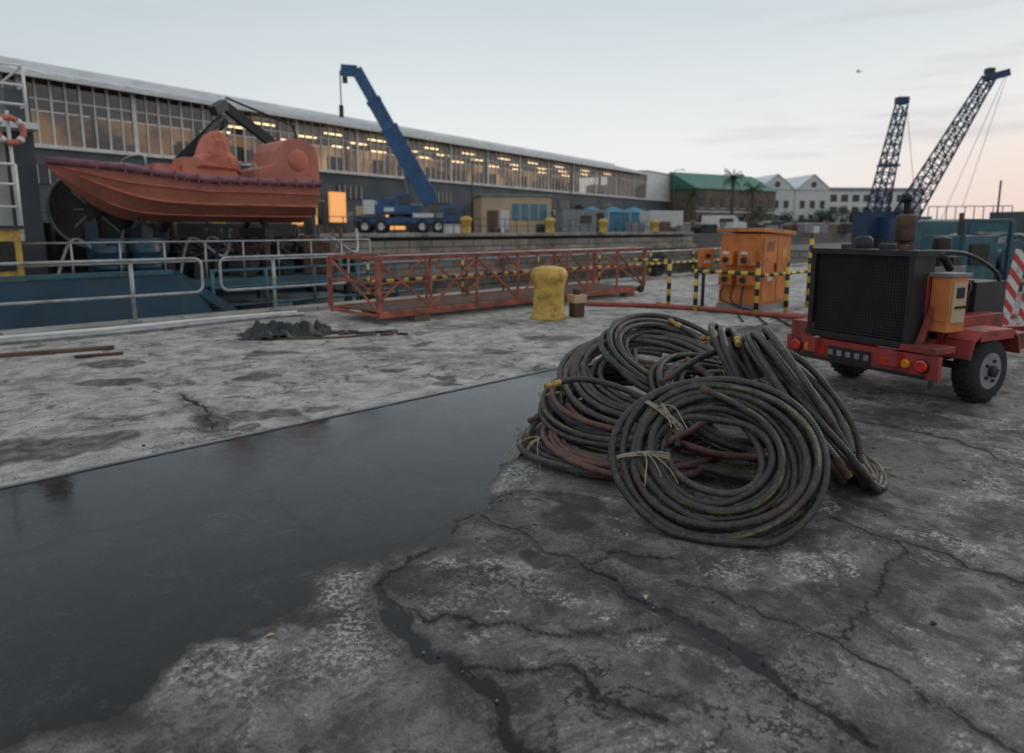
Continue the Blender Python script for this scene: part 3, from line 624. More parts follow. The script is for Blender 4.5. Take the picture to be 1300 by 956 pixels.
for sgn in (-1,1):
    bt.tube([(x,BW+sgn*(hb+.03),zg+.0) for x,hb,zk,zc,zg in secs],[.075]*(ns+1),'purple',10)
    bt.tube([(x,BW+sgn*(hb*.99+.0),zg-.27*(zg-zk)) for x,hb,zk,zc,zg in secs[1:]],.022,'boat_orange2',6)
    bt.tube([(x,BW+sgn*(hb*.86),zc) for x,hb,zk,zc,zg in secs[2:]],.03,'boat_orange2',6)
    bt.tube([(x,BW+sgn*(hb*.5),(zk+zc)/2-.05) for x,hb,zk,zc,zg in secs[4:]],.022,'boat_orange2',6)
    for j in range(3,ns,2):
        x,hb,zk,zc,zg=secs[j]; bt.box((x,BW+sgn*(hb+.09),zg-.02),(.03,.05,.2),'purple')
    for j in range(4,ns-1,2):
        x,hb,zk,zc,zg=secs[j]; x2=secs[j+2][0] if j+2<=ns else x; hb2=secs[min(j+2,ns)][1]; bt.tube([(x+(x2-x)*t/6,BW+sgn*((hb+(hb2-hb)*t/6)+.12),zg-.05-.16*math.sin(math.pi*t/6)) for t in range(7)],.009,'purple',5)
bt.add([(x,BW-hb,zg-.12) for x,hb,zk,zc,zg in secs]+[(x,BW+hb,zg-.12) for x,hb,zk,zc,zg in secs],[(i,i+1,ns+2+i,ns+1+i) for i in range(ns)],'boat_orange2')
bt.ellip((BU0+1.2,BW,2.66),(.7,.42,.20),'purple',16,8,1,1,.05)
bt.box((BU0+2.95,BW,2.78),(1.25,.8,.5),'boat_orange',None,(.86,.8))
# draped cover over console and steering post: folded cloth, tall at one side
prc=[(2.55,2.98),(2.72,3.06),(2.86,3.14),(2.98,3.45),(3.10,3.62),(3.30,3.66),(3.42,3.50),(3.48,3.2),(3.66,3.02),(3.72,2.75),(2.5,2.75)]
rnd=random.Random(2); nl=9; vsc=[];fsc=[]
cxm,czm=3.1,3.05
for l_ in range(nl):
    y_=-.42+.84*l_/(nl-1); sc_=math.sqrt(max(.08,1-(y_/.47)**4))
    for (a,b_) in prc: vsc.append((BU0+cxm+(a-cxm)*sc_+rnd.uniform(-.03,.03),BW+y_+rnd.uniform(-.02,.02),czm+(b_-czm)*sc_+rnd.uniform(-.03,.03)))
npc=len(prc)
for l_ in range(nl-1):
    for j in range(npc): fsc.append((l_*npc+j,l_*npc+(j+1)%npc,(l_+1)*npc+(j+1)%npc,(l_+1)*npc+j))
fsc.append(tuple(range(npc))[::-1]); fsc.append(tuple((nl-1)*npc+j for j in range(npc)))
bt.add(vsc,fsc,'boat_orange2',False)
bt.box((BU0+2.1,BW,2.68),(.6,.55,.38),'boat_orange2',None,(.85,.8)); bt.box((BU0+1.8,BW,2.62),(.3,.4,.3),'boat_orange')
pr=[(3.85,2.5),(3.95,2.85),(4.3,2.98),(4.40,3.30),(4.55,3.50),(4.8,3.60),(5.15,3.57),(5.35,3.42),(5.43,3.15),(5.45,2.5)]
n=len(pr)
bt.add([(BU0+a,BW-.62,b_) for a,b_ in pr]+[(BU0+a,BW+.62,b_) for a,b_ in pr],[tuple(range(n))[::-1],tuple(range(n,2*n))]+[(i,(i+1)%n,n+(i+1)%n,n+i) for i in range(n)],'boat_orange')
bt.ellip((BU0+4.9,BW-.62,3.1),(.26,.04,.26),'boat_orange2',14,8)
bt.box((BU0+5.4,BW,2.2),(.25,.5,.7),'black')
for x in (BU0+1.5,BU0+3.78): bt.tube(smooth_path([(x,BW-.7,2.55),(x,BW-.7,2.95),(x,BW+.7,2.95),(x,BW+.7,2.55)]),.02,'galv',6)
bt.build(rz=Q,bevel=.02)

# ------------------------------------------------------------------ ship alongside
sh=MB('work_ship')
H=[(-16,13.2),(-15,12.7),(4.4,12.7),(5.2,12.9),(9.6,12.9),(10.6,13.6),(10.6,18.6),(9.6,19.4),(-15,19.4),(-16,18.9)]
top=[.72,.72,.72,-.25,-.25,-.25,-.25,.3,.72,.72]
vs=[(a,b_,-4.2) for a,b_ in H]+[(a,b_,t_) for (a,b_),t_ in zip(H,top)]; n=len(H)
sh.add(vs,[(i,(i+1)%n,n+(i+1)%n,n+i) for i in range(n)],'hull_blue')
sh.add([(a,b_,-.35) for a,b_ in H],[tuple(range(n))],'dark')
sh.box((-5.6,12.74,.76),(19.8,.14,.07),'teal'); sh.box((-5.6,19.3,.76),(19.8,.14,.07),'teal')
for k in range(14): sh.box((-14.5+1.4*k,12.86,.2),(.06,.22,.95),'hull_blue')
sh.beam((4.35,12.8,.72),(5.7,12.85,-.3),.06,.16,'hull_blue')
for z in (.05,.4,.72): sh.tube([(5.1,13.05,z),(10.4,13.3,z)],.03,'teal',6)
for k in range(6): sh.tube([(5.1+1.05*k,13.06,-.3),(5.1+1.05*k,13.06,.75)],.035,'teal',6)
sh.box((4.6,16.7,.38),(10.2,4.4,.12),'teal')
for x in (.3,2.4,4.6,6.8,9.0): sh.beam((x,14.7,-.35),(x,14.7,.32),.14,.14,'dark')
for x in (4.7,7.3):
    sh.box((x,BW,1.42),(.2,1.4,.22),'dark')
    for sg in (-1,1): sh.beam((x,BW+sg*.65,1.48),(x,BW+sg*.35,1.72),.10,.1,'dark'); sh.beam((x,BW+sg*.55,.44),(x,BW+sg*.5,1.32),.12,.12,'rust')
    sh.beam((x,BW-.55,.5),(x,BW+.5,1.3),.07,.07,'dark')
for k in range(10): sh.tube([(2.4+.8*k,14.6,.44),(2.4+.8*k,14.6,1.25)],.02,'galv',6)
for z in (.85,1.25): sh.tube([(2.4,14.6,z),(9.6,14.6,z)],.02,'galv',6)
sh.box((6.5,18.6,1.0),(6.5,.12,1.3),'dark')
rnd=random.Random(3)
for k in range(56):
    x=rnd.uniform(4.6,9.6);y=rnd.uniform(15.0,18.4); sz=rnd.uniform(.2,.8)
    sh.box((x,y,.44+sz/2),(sz,sz*.8,sz*rnd.uniform(.7,1.5)),rnd.choice(['dark','dark','rust','hull_blue','black','dark','black','grey']),Matrix.Rotation(rnd.uniform(0,1),3,'Z'))
for k in range(16): 
    x=rnd.uniform(2.0,9); y=rnd.uniform(14.8,16.5); sh.tube(smooth_path([(x,y,.5),(x+.5,y+.6,1.3),(x+1.0,y+.1,.9),(x+1.5,y+.8,1.5)]),.035,rnd.choice(['dark','galv','rust','black']),6)
for k in range(8):
    x=rnd.uniform(5.3,9.8); y=rnd.uniform(13.4,14.3); sz=rnd.uniform(.2,.5); sh.box((x,y,-.35+sz/2),(sz,sz,sz),rnd.choice(['dark','grey','rust','white']))
for x,y in ((3.9,14.9),(4.55,14.95),(4.9,15.7)): sh.lathe([(.29,0),(.29,.3),(.3,.31),(.29,.33),(.29,.6),(.3,.61),(.29,.63),(.29,.88)],(x,y,.44),'hull_blue',18)
sh.box((2.1,14.6,1.02),(.6,.7,.95),'yellow'); sh.box((2.1,14.6,1.53),(.7,.8,.06),'dark'); sh.box((2.1,14.24,1.05),(.4,.02,.5),'black'); sh.box((1.78,14.6,1.05),(.02,.5,.5),'dark')
sh.box((-4,16,.62),(7,6.2,.16),'dark')
sh.box((-1.0,18.2,1.9),(8.0,2.4,2.9),'white'); sh.box((-1.0,17.6,3.42),(8.3,3.6,.12),'white'); sh.box((.6,16.98,2.0),(3.6,.04,.6),'darkwin'); sh.box((2.95,16.6,2.3),(.4,.5,3.7),'wall_slate')
for z in (3.8,4.15,4.5): sh.tube([(-5,15.9,z),(3.0,15.9,z)],.024,'white',6); sh.tube([(3.0,15.9,z),(3.0,19,z)],.024,'white',6)
for k in range(9): sh.tube([(-4.2+.9*k,15.9,3.4),(-4.2+.9*k,15.9,4.5)],.028,'white',6)
for z in (1.9,2.3,2.65): sh.tube([(-5,15.2,z),(2.6,15.2,z)],.024,'white',6)
for k in range(9): sh.tube([(-4.6+.9*k,15.2,1.3),(-4.6+.9*k,15.2,2.65)],.028,'white',6)
sh.box((-1.2,16,1.35),(7.6,1.8,.12),'white'); sh.ring((2.60,15.3,3.25),(-.3,1,0),.22,.055,'boat_orange',24,8)
for a_ in (.8,2.4,4.0,5.5): sh.lathe([(.062,-.04),(.062,.04)],(2.60+.21*math.cos(a_),15.3+.063*math.cos(a_),3.25+.22*math.sin(a_)),'white',10,(-math.sin(a_),-.3*math.sin(a_),math.cos(a_)))
sh.tube([(2.60,15.4,1.3),(2.60,15.4,3.6)],.03,'white',6)
sh.tube([(6.0,17.9,.4),(6.0,17.9,2.8)],.22,'black',12); sh.beam((6.0,17.9,2.7),(7.4,17.5,4.2),.24,.30,'black'); sh.beam((7.4,17.5,4.25),(6.6,17,3.5),.12,.12,'dark'); sh.beam((6.1,17.8,2.0),(6.9,17.6,3.4),.12,.12,'galv')
sh.beam((7.9,18.6,4.7),(10.3,18.8,3.2),.18,.24,'dark'); sh.beam((7.9,18.6,4.75),(7.5,18.4,4.5),.24,.24,'dark'); sh.tube([(10.3,18.8,3.2),(10.3,18.8,-.3)],.18,'dark',12); sh.tube([(7.9,18.5,4.9),(9.8,18.6,4.4),(10.2,18.7,3.4)],.03,'rubber',8)
sh.tube([(7.4,17.5,4.2),(BU0+3.6,BW+.2,3.3)],.02,'dark',6)
sh.build(rz=Q)
wn_=MB('mooring_winch')
wn_.lathe([(.84,0),(.84,.05),(.34,.06),(.34,.85),(.84,.86),(.84,.91)],(0,0,0),'dark',36,(.15,-1,0)); wn_.lathe([(.62,.07),(.62,.84)],(0,0,0),'dark',30,(.15,-1,0))
for k in range(10): wn_.ring((.15*.07+.011*k*.15,-.10-.08*k,0),(.15,-1,0),.63,.035,'rust',30,6)
for k in range(8):
    a=k*math.pi/4; wn_.beam((.16*math.cos(a)+.14,-.93,.16*math.sin(a)),(.80*math.cos(a)+.14,-.93,.80*math.sin(a)),.05,.04,'grey')
wn_.ring((.14,-.93,0),(.15,-1,0),.82,.035,'grey',36,6); wn_.lathe([(.18,0),(.18,.1)],(.14,-.92,0),'black',16,(.15,-1,0))
wn_.box((0,.05,-.9),(.5,.10,1.3),'hull_blue'); wn_.box((.1,-1.05,-.9),(.25,.1,1.3),'hull_blue'); wn_.box((-.2,-.5,-1.42),(1.7,1.3,.1),'dark'); wn_.box((1.15,-.3,-.95),(.6,.7,.9),'hull_blue'); wn_.box((-1.1,-.3,-.85),(.5,.7,1.1),'dark')
wn_.build(loc=((4.25-17.6)/S2,(4.25+17.6)/S2+.3,1.92),rz=.35)

# ------------------------------------------------------------------ terminal building (long glazed)
tb=MB('glazed_terminal_building'); S0,S1,S2_=-22,105,119
tb.box(((S0+S2_)/2,9,3.02),(S2_-S0,18,6.04),'wall_slate')
tb.box(((S0+S2_)/2,-.06,6.12),(S2_-S0+.1,.34,.26),'white')
tb.box(((S0+S1)/2,7.5,6.05+.2),(S1-S0-.3,14.4,.1),'wall_slate'); tb.box(((S0+S1)/2,14.5,8.4),(S1-S0,.3,4.4),'interior_glow'); tb.box(((S0+S1)/2,7.3,10.75),(S1-S0,14.6,.12),'dark')
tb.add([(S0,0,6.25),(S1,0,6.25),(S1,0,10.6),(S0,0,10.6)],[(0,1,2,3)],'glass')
x=S0; k=0
while x<S1:
    tb.box((x,-.03,8.42),(.30 if k%8==0 else (.13 if k%2==0 else .09),.22 if k%8==0 else .14,4.36),'white'); x+=.95; k+=1
tb.box(((S0+S1)/2,-.0,9.3),(S1-S0,.10,.09),'white')
tb.box(((S1+S2_)/2,4,8.8),(S2_-S1,8.4,5.3),'white')
rnd=random.Random(5)
for k in range(16):
    for j in range(3):
        xx=S0+4+k*8
        if 16<xx<98: tb.box((xx+rnd.uniform(-1,1),3+4*j,10.3),(2.6,.22,.1),'lamp')
for k in range(16): tb.box((S0+3.4+k*8.1,.5,8.4),(.35,.35,4.3),'dark')
for k in range(60): 
    xx=rnd.uniform(S0,S1); tb.box((xx,rnd.uniform(2,11),6.3+.9),(rnd.uniform(.5,2.5),.6,rnd.uniform(1,3)),rnd.choice(['dark','wood','white','brick','grey']))
Lr=S1-S0
for k in range(int(Lr/1.6)):
    xx=S0+k*1.6+.8
    tb.beam((xx,-1.1,10.72),(xx,6.0,12.5),1.56,.10,'roof'); tb.beam((xx-.8,-1.12,10.80),(xx-.8,6.0,12.58),.09,.10,'roof')
tb.box(((S0+S1)/2,-1.15,10.66),(Lr,.12,.34),'white'); tb.box(((S0+S1)/2,10.5,12.1),(Lr,9,.9),'roof')
tb.box(((S0+8+S1)/2,7.6,12.75),(Lr-10,3,.45),'roof')
tb.box(((S1+S2_)/2,4,11.5),(S2_-S1+.3,8.8,.12),'roof')
for k in range(28):
    xx=S0+3+k*4.9
    if k%3==0: tb.box((xx,-.05,1.6),(2.6,.1,3.0),'darkwin'); tb.box((xx,-.09,3.2),(2.9,.12,.16),'grey')
    elif k%3==1:
        tb.box((xx,-.05,4.2),(3.2,.1,1.3),'darkwin')
        for q in range(5): tb.box((xx-1.5+.75*q,-.12,4.2),(.06,.05,1.3),'white')
    else: tb.box((xx,-.05,1.4),(1.2,.1,2.5),'wood')
tb.box((28,-.3,2.6),(2.0,.3,3.0),'lampdim'); tb.box((58,-.6,3.6),(14,1.1,.9),'teal_tent'); tb.box((88,-.5,4.1),(20,.9,.5),'wall_slate')
for k in range(6): tb.box((56+k*7.6,-.9,2.9),(3.4,.1,.7),'teal_tent' if k%2 else 'white')
for xx in (24,36.5,73): tb.box((xx,-.1,1.7),(3,.12,2.7),'lampdim')
tb.build(loc=(-33.8,47.6,1.1),rz=math.atan2(.824,.566))

# ------------------------------------------------------------------ mobile crane truck
ct=MB('mobile_crane')
ct.box((0,0,1.15),(9.0,2.5,.5),'crane_blue'); ct.box((0,0,.85),(8.8,2.0,.3),'dark')
for x in (-3.6,-2.2,1.4,2.8): 
    for y in (-1.12,1.12): ct.lathe([(.3,-.2),(.55,-.2),(.62,-.14),(.62,.14),(.55,.2),(.3,.2)],(x,y,.62),'rubber',20,(0,1,0)); ct.lathe([(.3,-.22),(.3,.22)],(x,y,.62),'white',14,(0,1,0))
    ct.box((x,-1.27,1.35),(1.3,.05,.12),'dark')
ct.box((3.9,0,1.7),(1.5,2.4,1.7),'crane_blue',None,(.85,.95)); ct.box((3.95,-1.2,2.0),(.9,.05,.6),'darkwin'); ct.box((4.62,0,2.0),(.06,2.0,.65),'darkwin',Matrix.Rotation(-.15,3,'Y'))
ct.lathe([(1.0,0),(1.0,.3)],(-.6,0,1.4),'dark',24); ct.box((-1.0,0,2.1),(4.2,2.3,.8),'crane_blue'); ct.box((-3.2,0,2.3),(1.0,2.4,1.2),'white'); ct.box((-1.3,.0,2.75),(2.4,1.0,.6),'crane_blue'); ct.box((-.8,-1.17,2.1),(2.2,.05,.35),'white')
ct.box((-.3,-.85,2.7),(1.5,.8,1.5),'crane_blue',None,(.75,.9)); ct.box((-.2,-1.24,2.85),(1.0,.04,.7),'darkwin'); ct.box((3.0,0,1.6),(.8,2.3,.5),'grey'); ct.box((1.5,-1.2,1.6),(1.8,.1,.35),'white')
B0=Vector((2.2,.2,2.7)); B1=Vector((-4.2,.2,14.3)); dd=(B1-B0)
ct.beam(B0,B0+dd*.56,.9,1.5,'crane_blue',(1,0,1)); ct.beam(B0+dd*.5,B0+dd*.76,.74,1.22,'crane_blue',(1,0,1)); ct.beam(B0+dd*.7,B0+dd*.97,.6,.98,'crane_blue',(1,0,1))
for f_ in (.56,.76): ct.beam(B0+dd*(f_-.02),B0+dd*f_,1.0 if f_<.6 else .84,1.6 if f_<.6 else 1.32,'crane_blue',(1,0,1))
ct.beam(B1-dd*.04,B1+Vector((-1.1,0,-.4)),.5,.9,'crane_blue',(1,0,1)); ct.tube([B1+Vector((-1.2,0,-.4)),B1+Vector((-1.2,0,-3.3))],.06,'dark',6); ct.box(tuple(B1+Vector((-1.2,0,-3.8))),(.35,.3,1.0),'black'); ct.box(tuple(B1+Vector((-.8,0,-1.2))),(.4,.4,.5),'dark')
ct.tube([(.2,.2,2.4),tuple(B0+dd*.36)],.16,'grey',10)
for x in (-4.3,.2,4.2):
    for y in (-1.6,1.6): ct.box((x,y*.85,1.0),(.3,.9,.25),'dark'); ct.box((x,y,.5),(.18,.18,.9),'dark'); ct.box((x,y,.06),(.6,.6,.1),'yellow')
ct.box((-4.8,0,1.6),(.5,2.3,.6),'grey'); ct.box((-4.0,-.6,2.0),(.7,.8,.8),'cream')
ct.build(loc=(-9.4,62,1.1),rz=.1,bevel=.04)

def ybol(u,w_):
    b_=MB('quay_bollard'); b_.lathe([(.32,0),(.27,.06),(.25,.55),(.34,.68),(.34,.8),(.2,.9),(.02,.92)],(0,0,0),'yellow',20); b_.build(loc=((u-w_)/S2,(u+w_)/S2,1.28))
for px,Yd in ((-.063,38),(.058,42),(.135,47),(-.42,28),(.21,52)):
    X_=px*Yd; ybol((X_+Yd)/S2,(Yd-X_)/S2+.2)
k_=MB('cream_kiosk'); k_.box((0,0,1.9),(7.6,4,3.8),'cream'); k_.box((0,0,3.9),(8,4.4,.22),'grey')
for i_ in range(4): k_.box((-.1+i_*1.0,-2.03,2.2),(.8,.08,1.7),'bluewin')
k_.box((-2.6,-2.03,1.2),(1.2,.08,2.3),'wood'); k_.box((-1.3,-2.03,1.2),(.9,.08,2.3),'white'); k_.box((2.9,-2.04,.5),(1.6,.06,.9),'darkwin'); k_.build(loc=(0,75,1.1),rz=.25,bevel=.03)
k_=MB('blue_market_tent')
for i_ in range(3):
    k_.box((-3+3*i_,0,1.2),(2.9,3,2.2),'teal_tent' if i_!=1 else 'bluewin'); k_.box((-3+3*i_,0,2.75),(3.0,3.2,.7),'teal_tent',None,(.1,.1))
for i_ in range(4): k_.tube([(-4.5+3*i_,-1.6,0),(-4.5+3*i_,-1.6,2.4)],.05,'white',6)
k_.build(loc=(12.3,85,1.1),rz=.4)
k_=MB('white_shipping_container'); k_.box((0,0,1.25),(4.2,2.4,2.4),'white')
for i_ in range(20): k_.box((-2.0+i_*.21,-1.22,1.25),(.1,.04,2.2),'cream2')
k_.build(loc=(17.0,79,1.1),rz=.3)
k_=MB('site_cabin'); k_.box((0,0,1.2),(5,2.4,2.4),'grey'); k_.box((0,-1.22,1.4),(1.2,.05,.8),'darkwin'); k_.box((1.6,-1.22,1.1),(.8,.05,1.9),'dark'); k_.build(loc=(7.2,72,1.1),rz=.3)
for (x,y,h) in ((6.6,78,6.6),(-4,70,7),(22,95,8),(-22,50,6.5)):
    l_=MB('street_lamp'); l_.tube([(0,0,0),(0,0,h)],[.09,.06],'dark',8); l_.tube(smooth_path([(0,0,h),(.1,-.2,h+.25),(.7,-.8,h+.3)]),.04,'dark',6); l_.box((.9,-1.0,h+.28),(.5,.3,.1),'grey'); l_.build(loc=(x,y,1.1))
rnd=random.Random(8)
for loc_,n_ in (((-16,45,1.1),10),((-3,52,1.1),6),((14,62,1.1),6),((21,66,1.1),8),((27,72,1.1),10),((36,80,1.1),10)):
    cr_=MB('crate_stack')
    for i_ in range(n_): 
        sz=rnd.uniform(.4,1.1); cr_.box((rnd.uniform(-7,7)*n_/14,rnd.uniform(-1,1),sz/2),(sz*1.4,sz,sz),rnd.choice(['wood','grey','dark','dark','white','rust','brick']))
    cr_.build(loc=loc_,rz=.4,bevel=.02)
qr=MB('far_quay_railing')
for k in range(44): qr.tube([(4+1.0*k,29.6,1.25),(4+1.0*k,29.6,2.1)],.025,'dark',5)
for z in (1.7,2.1): qr.tube([(4,29.6,z),(47,29.6,z)],.02,'dark',5)
qr.build(rz=Q)
lw=MB('low_boundary_wall'); lw.box((0,0,.55),(34,.4,1.1),'brick'); lw.box((0,0,1.13),(34.1,.5,.1),'cream2')
for k in range(8): lw.box((-16.5+k*4.7,0,.75),(.6,.6,1.5),'brick')
lw.build(loc=(33,86,1.1),rz=.25)
def car(name,loc,rz,col,van):
    c=MB(name); L_=4.6 if van else 4.2
    pr=[(-L_/2,.35),(-L_/2,1.0),(-L_/2+.1,1.9),(.9,1.9),(1.5,1.15),(L_/2,.9),(L_/2,.35)] if van else [(-2.1,.35),(-2.1,.9),(-1.6,1.0),(-1.0,1.42),(.5,1.42),(1.1,.98),(2.0,.85),(2.1,.35)]
    n=len(pr); c.add([(a,-.85,b_) for a,b_ in pr]+[(a,.85,b_) for a,b_ in pr],[tuple(range(n)),tuple(range(n,2*n))[::-1]]+[(i,(i+1)%n,n+(i+1)%n,n+i) for i in range(n)],col)
    for x in (-1.35,1.35):
        for y in (-.8,.8): c.lathe([(.2,-.12),(.33,-.1),(.33,.1),(.2,.12)],(x,y,.33),'rubber',16,(0,1,0))
    c.box((-.2,-.86,1.35 if van else 1.18),(1.8,.03,.45 if van else .3),'darkwin'); c.build(loc=loc,rz=rz)
car('parked_van',(23.5,77,1.1),.3,'white',True); car('parked_car',(19.5,100,1.1),.3,'grey',False); car('parked_car',(27,80,1.1),.5,'dark',False); car('parked_car',(31.5,83,1.1),.3,'grey',False)

# ------------------------------------------------------------------ distant buildings
gb=MB('green_roof_warehouse'); gb.box((0,0,4.2),(24,14,8.4),'brick')
gb.add([(-12.4,-7.4,8.4),(12.4,-7.4,8.4),(12.4,7.4,8.4),(-12.4,7.4,8.4),(-12.4,0,12),(12.4,0,12)],[(0,1,5,4),(2,3,4,5),(0,4,3),(1,2,5),(0,3,2,1)],'green_roof')
for i_ in range(8):
    for z in (2,5.6): gb.box((-10.3+i_*2.95,-7.05,z),(1.3,.12,1.9),'darkwin'); gb.box((-10.3+i_*2.95,-7.06,z-1.05),(1.6,.2,.15),'cream2')
gb.box((0,-7.08,3.9),(24.1,.14,.25),'cream2')
gb.build(loc=(43,150,1.1),rz=.55)
gb=MB('brown_warehouse'); gb.box((0,0,4),(20,12,8),'brick'); gb.add([(-10.3,-6.3,8),(10.3,-6.3,8),(10.3,6.3,8),(-10.3,6.3,8),(-10.3,0,11),(10.3,0,11)],[(0,1,5,4),(2,3,4,5),(0,4,3),(1,2,5),(0,3,2,1)],'dark')
for i_ in range(6): gb.box((-8.3+i_*3.2,-6.05,4.6),(1.3,.12,2.2),'darkwin')
gb.build(loc=(37,165,1.1),rz=.7)
wb=MB('white_gabled_building')
for i_ in range(3):
    x=-11+i_*9.4; wb.box((x,0,5),(9.2,16,10),'cream2'); wb.add([(x-4.7,-8.2,10),(x+4.7,-8.2,10),(x,-8.2,13.6),(x-4.7,8.2,10),(x+4.7,8.2,10),(x,8.2,13.6)],[(0,1,2),(3,5,4)],'cream2'); wb.add([(x-4.9,-8.4,9.9),(x,-8.4,13.8),(x,8.2,13.8),(x-4.9,8.2,9.9)],[(0,1,2,3)],'roof'); wb.add([(x+4.9,-8.4,9.9),(x,-8.4,13.8),(x,8.2,13.8),(x+4.9,8.2,9.9)],[(0,1,2,3)],'roof')
    for z in (3,6.5): 
        for q in (-2.6,0,2.6): wb.box((x+q,-8.05,z),(1.2,.14,1.8),'darkwin')
    wb.lathe([(.7,0),(.7,.1)],(x,-8.22,11.3),'darkwin',16,(0,-1,0))
wb.box((26,2,5),(26,14,10),'white'); wb.box((26,2,10.4),(26.5,14.5,.8),'grey')
for k in range(8):
    for z in (2.2,5.2,8.2): wb.box((15+k*3,-5.05,z),(1.8,.14,1.7),'darkwin')
wb.build(loc=(66,180,1.1),rz=.1)
def palm(loc,h,seed):
    rnd=random.Random(seed); p=MB('palm_tree'); p.tube(smooth_path([(0,0,0),(.15,.05,h*.5),(.1,.1,h)]),[.32-.12*i/16 for i in range(17)],'trunk',10); c=Vector((.1,.1,h))
    for k in range(34):
        a=rnd.uniform(0,6.28); e0=rnd.uniform(-.5,1.3); ln=rnd.uniform(2.0,2.8); P=[c.copy()]; dv=Vector((math.cos(a)*math.cos(e0),math.sin(a)*math.cos(e0),math.sin(e0)))
        for j in range(7): P.append(P[-1]+dv*ln/7); dv=(dv+Vector((0,0,-.24))).normalized()
        p.tube(P,.025,'leaf',4)
        for j in range(1,8):
            t=(P[j]-P[j-1]).normalized(); sd_=t.cross(Vector((0,0,1))).normalized()
            for sg in (-1,1):
                for o in (0,.5):
                    b0=P[j-1].lerp(P[j],o); tip=b0+sd_*sg*.55*(1-j/12)+t*.3+Vector((0,0,-.25)); p.add([b0,b0+t*.09,tip],[(0,1,2)],'leaf')
    p.build(loc=loc)
palm((38.5,122,1.1),9.0,1); palm((45.5,132,1.1),7.6,2); palm((33,128,1.1),6.5,3)
tm_=MB('distant_trees'); rnd=random.Random(9); cs=[(rnd.uniform(-16,16),rnd.uniform(-4,4),rnd.uniform(1.0,4.2)) for _ in range(26)]
for c0 in cs:
    r0=rnd.uniform(1.2,2.2); tm_.tube([(c0[0],c0[1],0),c0],.12,'trunk',5)
    for k in range(230):
        v=Vector((rnd.gauss(0,1),rnd.gauss(0,1),rnd.gauss(0,.8))); v=v.normalized()*r0*rnd.uniform(.4,1.05)+Vector(c0)
        if v.z<.1: continue
        a=Vector((rnd.uniform(-1,1),rnd.uniform(-1,1),rnd.uniform(-1,1)))*.35; b_=Vector((rnd.uniform(-1,1),rnd.uniform(-1,1),rnd.uniform(-1,1)))*.35
        tm_.add([v,v+a,v+b_],[(0,1,2)],'leaf')
tm_.build(loc=(58,140,1.1),rz=.5)
fb=MB('distant_quay_buildings'); rnd=random.Random(31)
for k in range(16):
    wd=rnd.uniform(8,20);hh_=rnd.uniform(2.0,4.5); fb.box((k*16-10,rnd.uniform(-8,8),hh_/2),(wd,8,hh_),rnd.choice(['cream2','grey','brick','wall_slate','white'])); fb.box((k*16-10,-6,hh_*.6),(wd*.8,4.2,.8),'darkwin')
fb.build(loc=(130,240,0),rz=-.5)

# ------------------------------------------------------------------ lattice cranes
lc=MB('lattice_crane'); lc.box((28.6,51,1.6),(3,2.6,1.6),'lattice_blue'); lc.box((28.6,51,.4),(3.4,3,.8),'dark'); lc.lattice((28.9,51,2.4),(34.3,51.5,12.3),1.25,.6,15,.075,.045,'lattice_blue'); lc.beam((34.1,51.5,12.2),(35.6,51.5,12.6),.6,.5,'lattice_blue'); lc.box((34.3,51.5,12.7),(.5,.5,.4),'dark')
for a,b_ in (((35.5,51.5,12.6),(31.5,51,2)),((35.1,51.5,12.6),(29.5,51,2.4)),((35.6,51.5,12.5),(33.0,51,3))): lc.tube([a,b_],.018,'black',4)
lc.build()
lc=MB('lattice_crane'); lc.box((27.6,52.5,1.4),(2.4,2.4,2.8),'lattice_blue'); lc.lattice((27.6,52.5,2.8),(28.9,52.8,10.6),1.1,.6,11,.07,.045,'lattice_blue'); lc.box((28.9,52.8,10.9),(.8,.6,.5),'lattice_blue'); lc.box((28.2,52.6,6.2),(1.3,.9,.15),'lattice_blue'); lc.tube([(29.2,52.8,11),(30.5,52.5,3)],.02,'black',4); lc.build()
bm=MB('blue_winch_skid'); bm.box((0,0,.12),(2.8,1.4,.2),'dark'); bm.box((-.6,0,.8),(1.2,1.1,1.1),'teal'); bm.lathe([(.5,0),(.5,.06),(.25,.07),(.25,.9),(.5,.91),(.5,.97)],(.75,.5,.75),'teal',24,(0,-1,0)); bm.beam((.2,-.5,.2),(1.3,-.5,1.3),.1,.1,'teal'); bm.beam((.2,.5,.2),(1.3,.5,1.3),.1,.1,'teal'); bm.tube([(-.6,0,1.3),(-.6,0,1.9)],.05,'rust',8); bm.box((-.6,-.57,.9),(.6,.04,.5),'black'); bm.beam((-1.2,-.6,.2),(-1.2,-.6,1.7),.09,.09,'hull_blue'); bm.beam((-1.2,-.6,1.7),(.3,-.6,1.7),.09,.09,'hull_blue'); bm.beam((.3,-.6,.2),(.3,-.6,1.7),.09,.09,'hull_blue'); bm.build(loc=(11.6,17.2,0),rz=.3,bevel=.015)
bm=MB('dark_site_container'); bm.box((0,0,1.5),(5.5,2.4,2.6),'wall_slate')
for i_ in range(24): bm.box((-2.6+i_*.226,-1.22,1.5),(.1,.05,2.4),'wall_slate')
bm.box((0,0,.1),(5.4,2.3,.2),'dark'); bm.box((1,-1.26,1.6),(1.4,.05,1),'white'); bm.build(loc=(27.5,36,0),rz=.3,sc=.85)
bm=MB('site_container'); bm.box((0,0,1.3),(5,2.4,2.4),'teal'); bm.box((0,-1.22,1.2),(.06,.06,2.2),'dark'); bm.box((1.2,-1.23,1.5),(1.6,.05,.7),'grey'); bm.box((0,0,2.55),(4.6,2,.15),'white')
for i_ in range(10): bm.tube([(-2.3+i_*.5,-1.1,2.6),(-2.3+i_*.5,-1.1,3.4)],.03,'hull_blue',5)
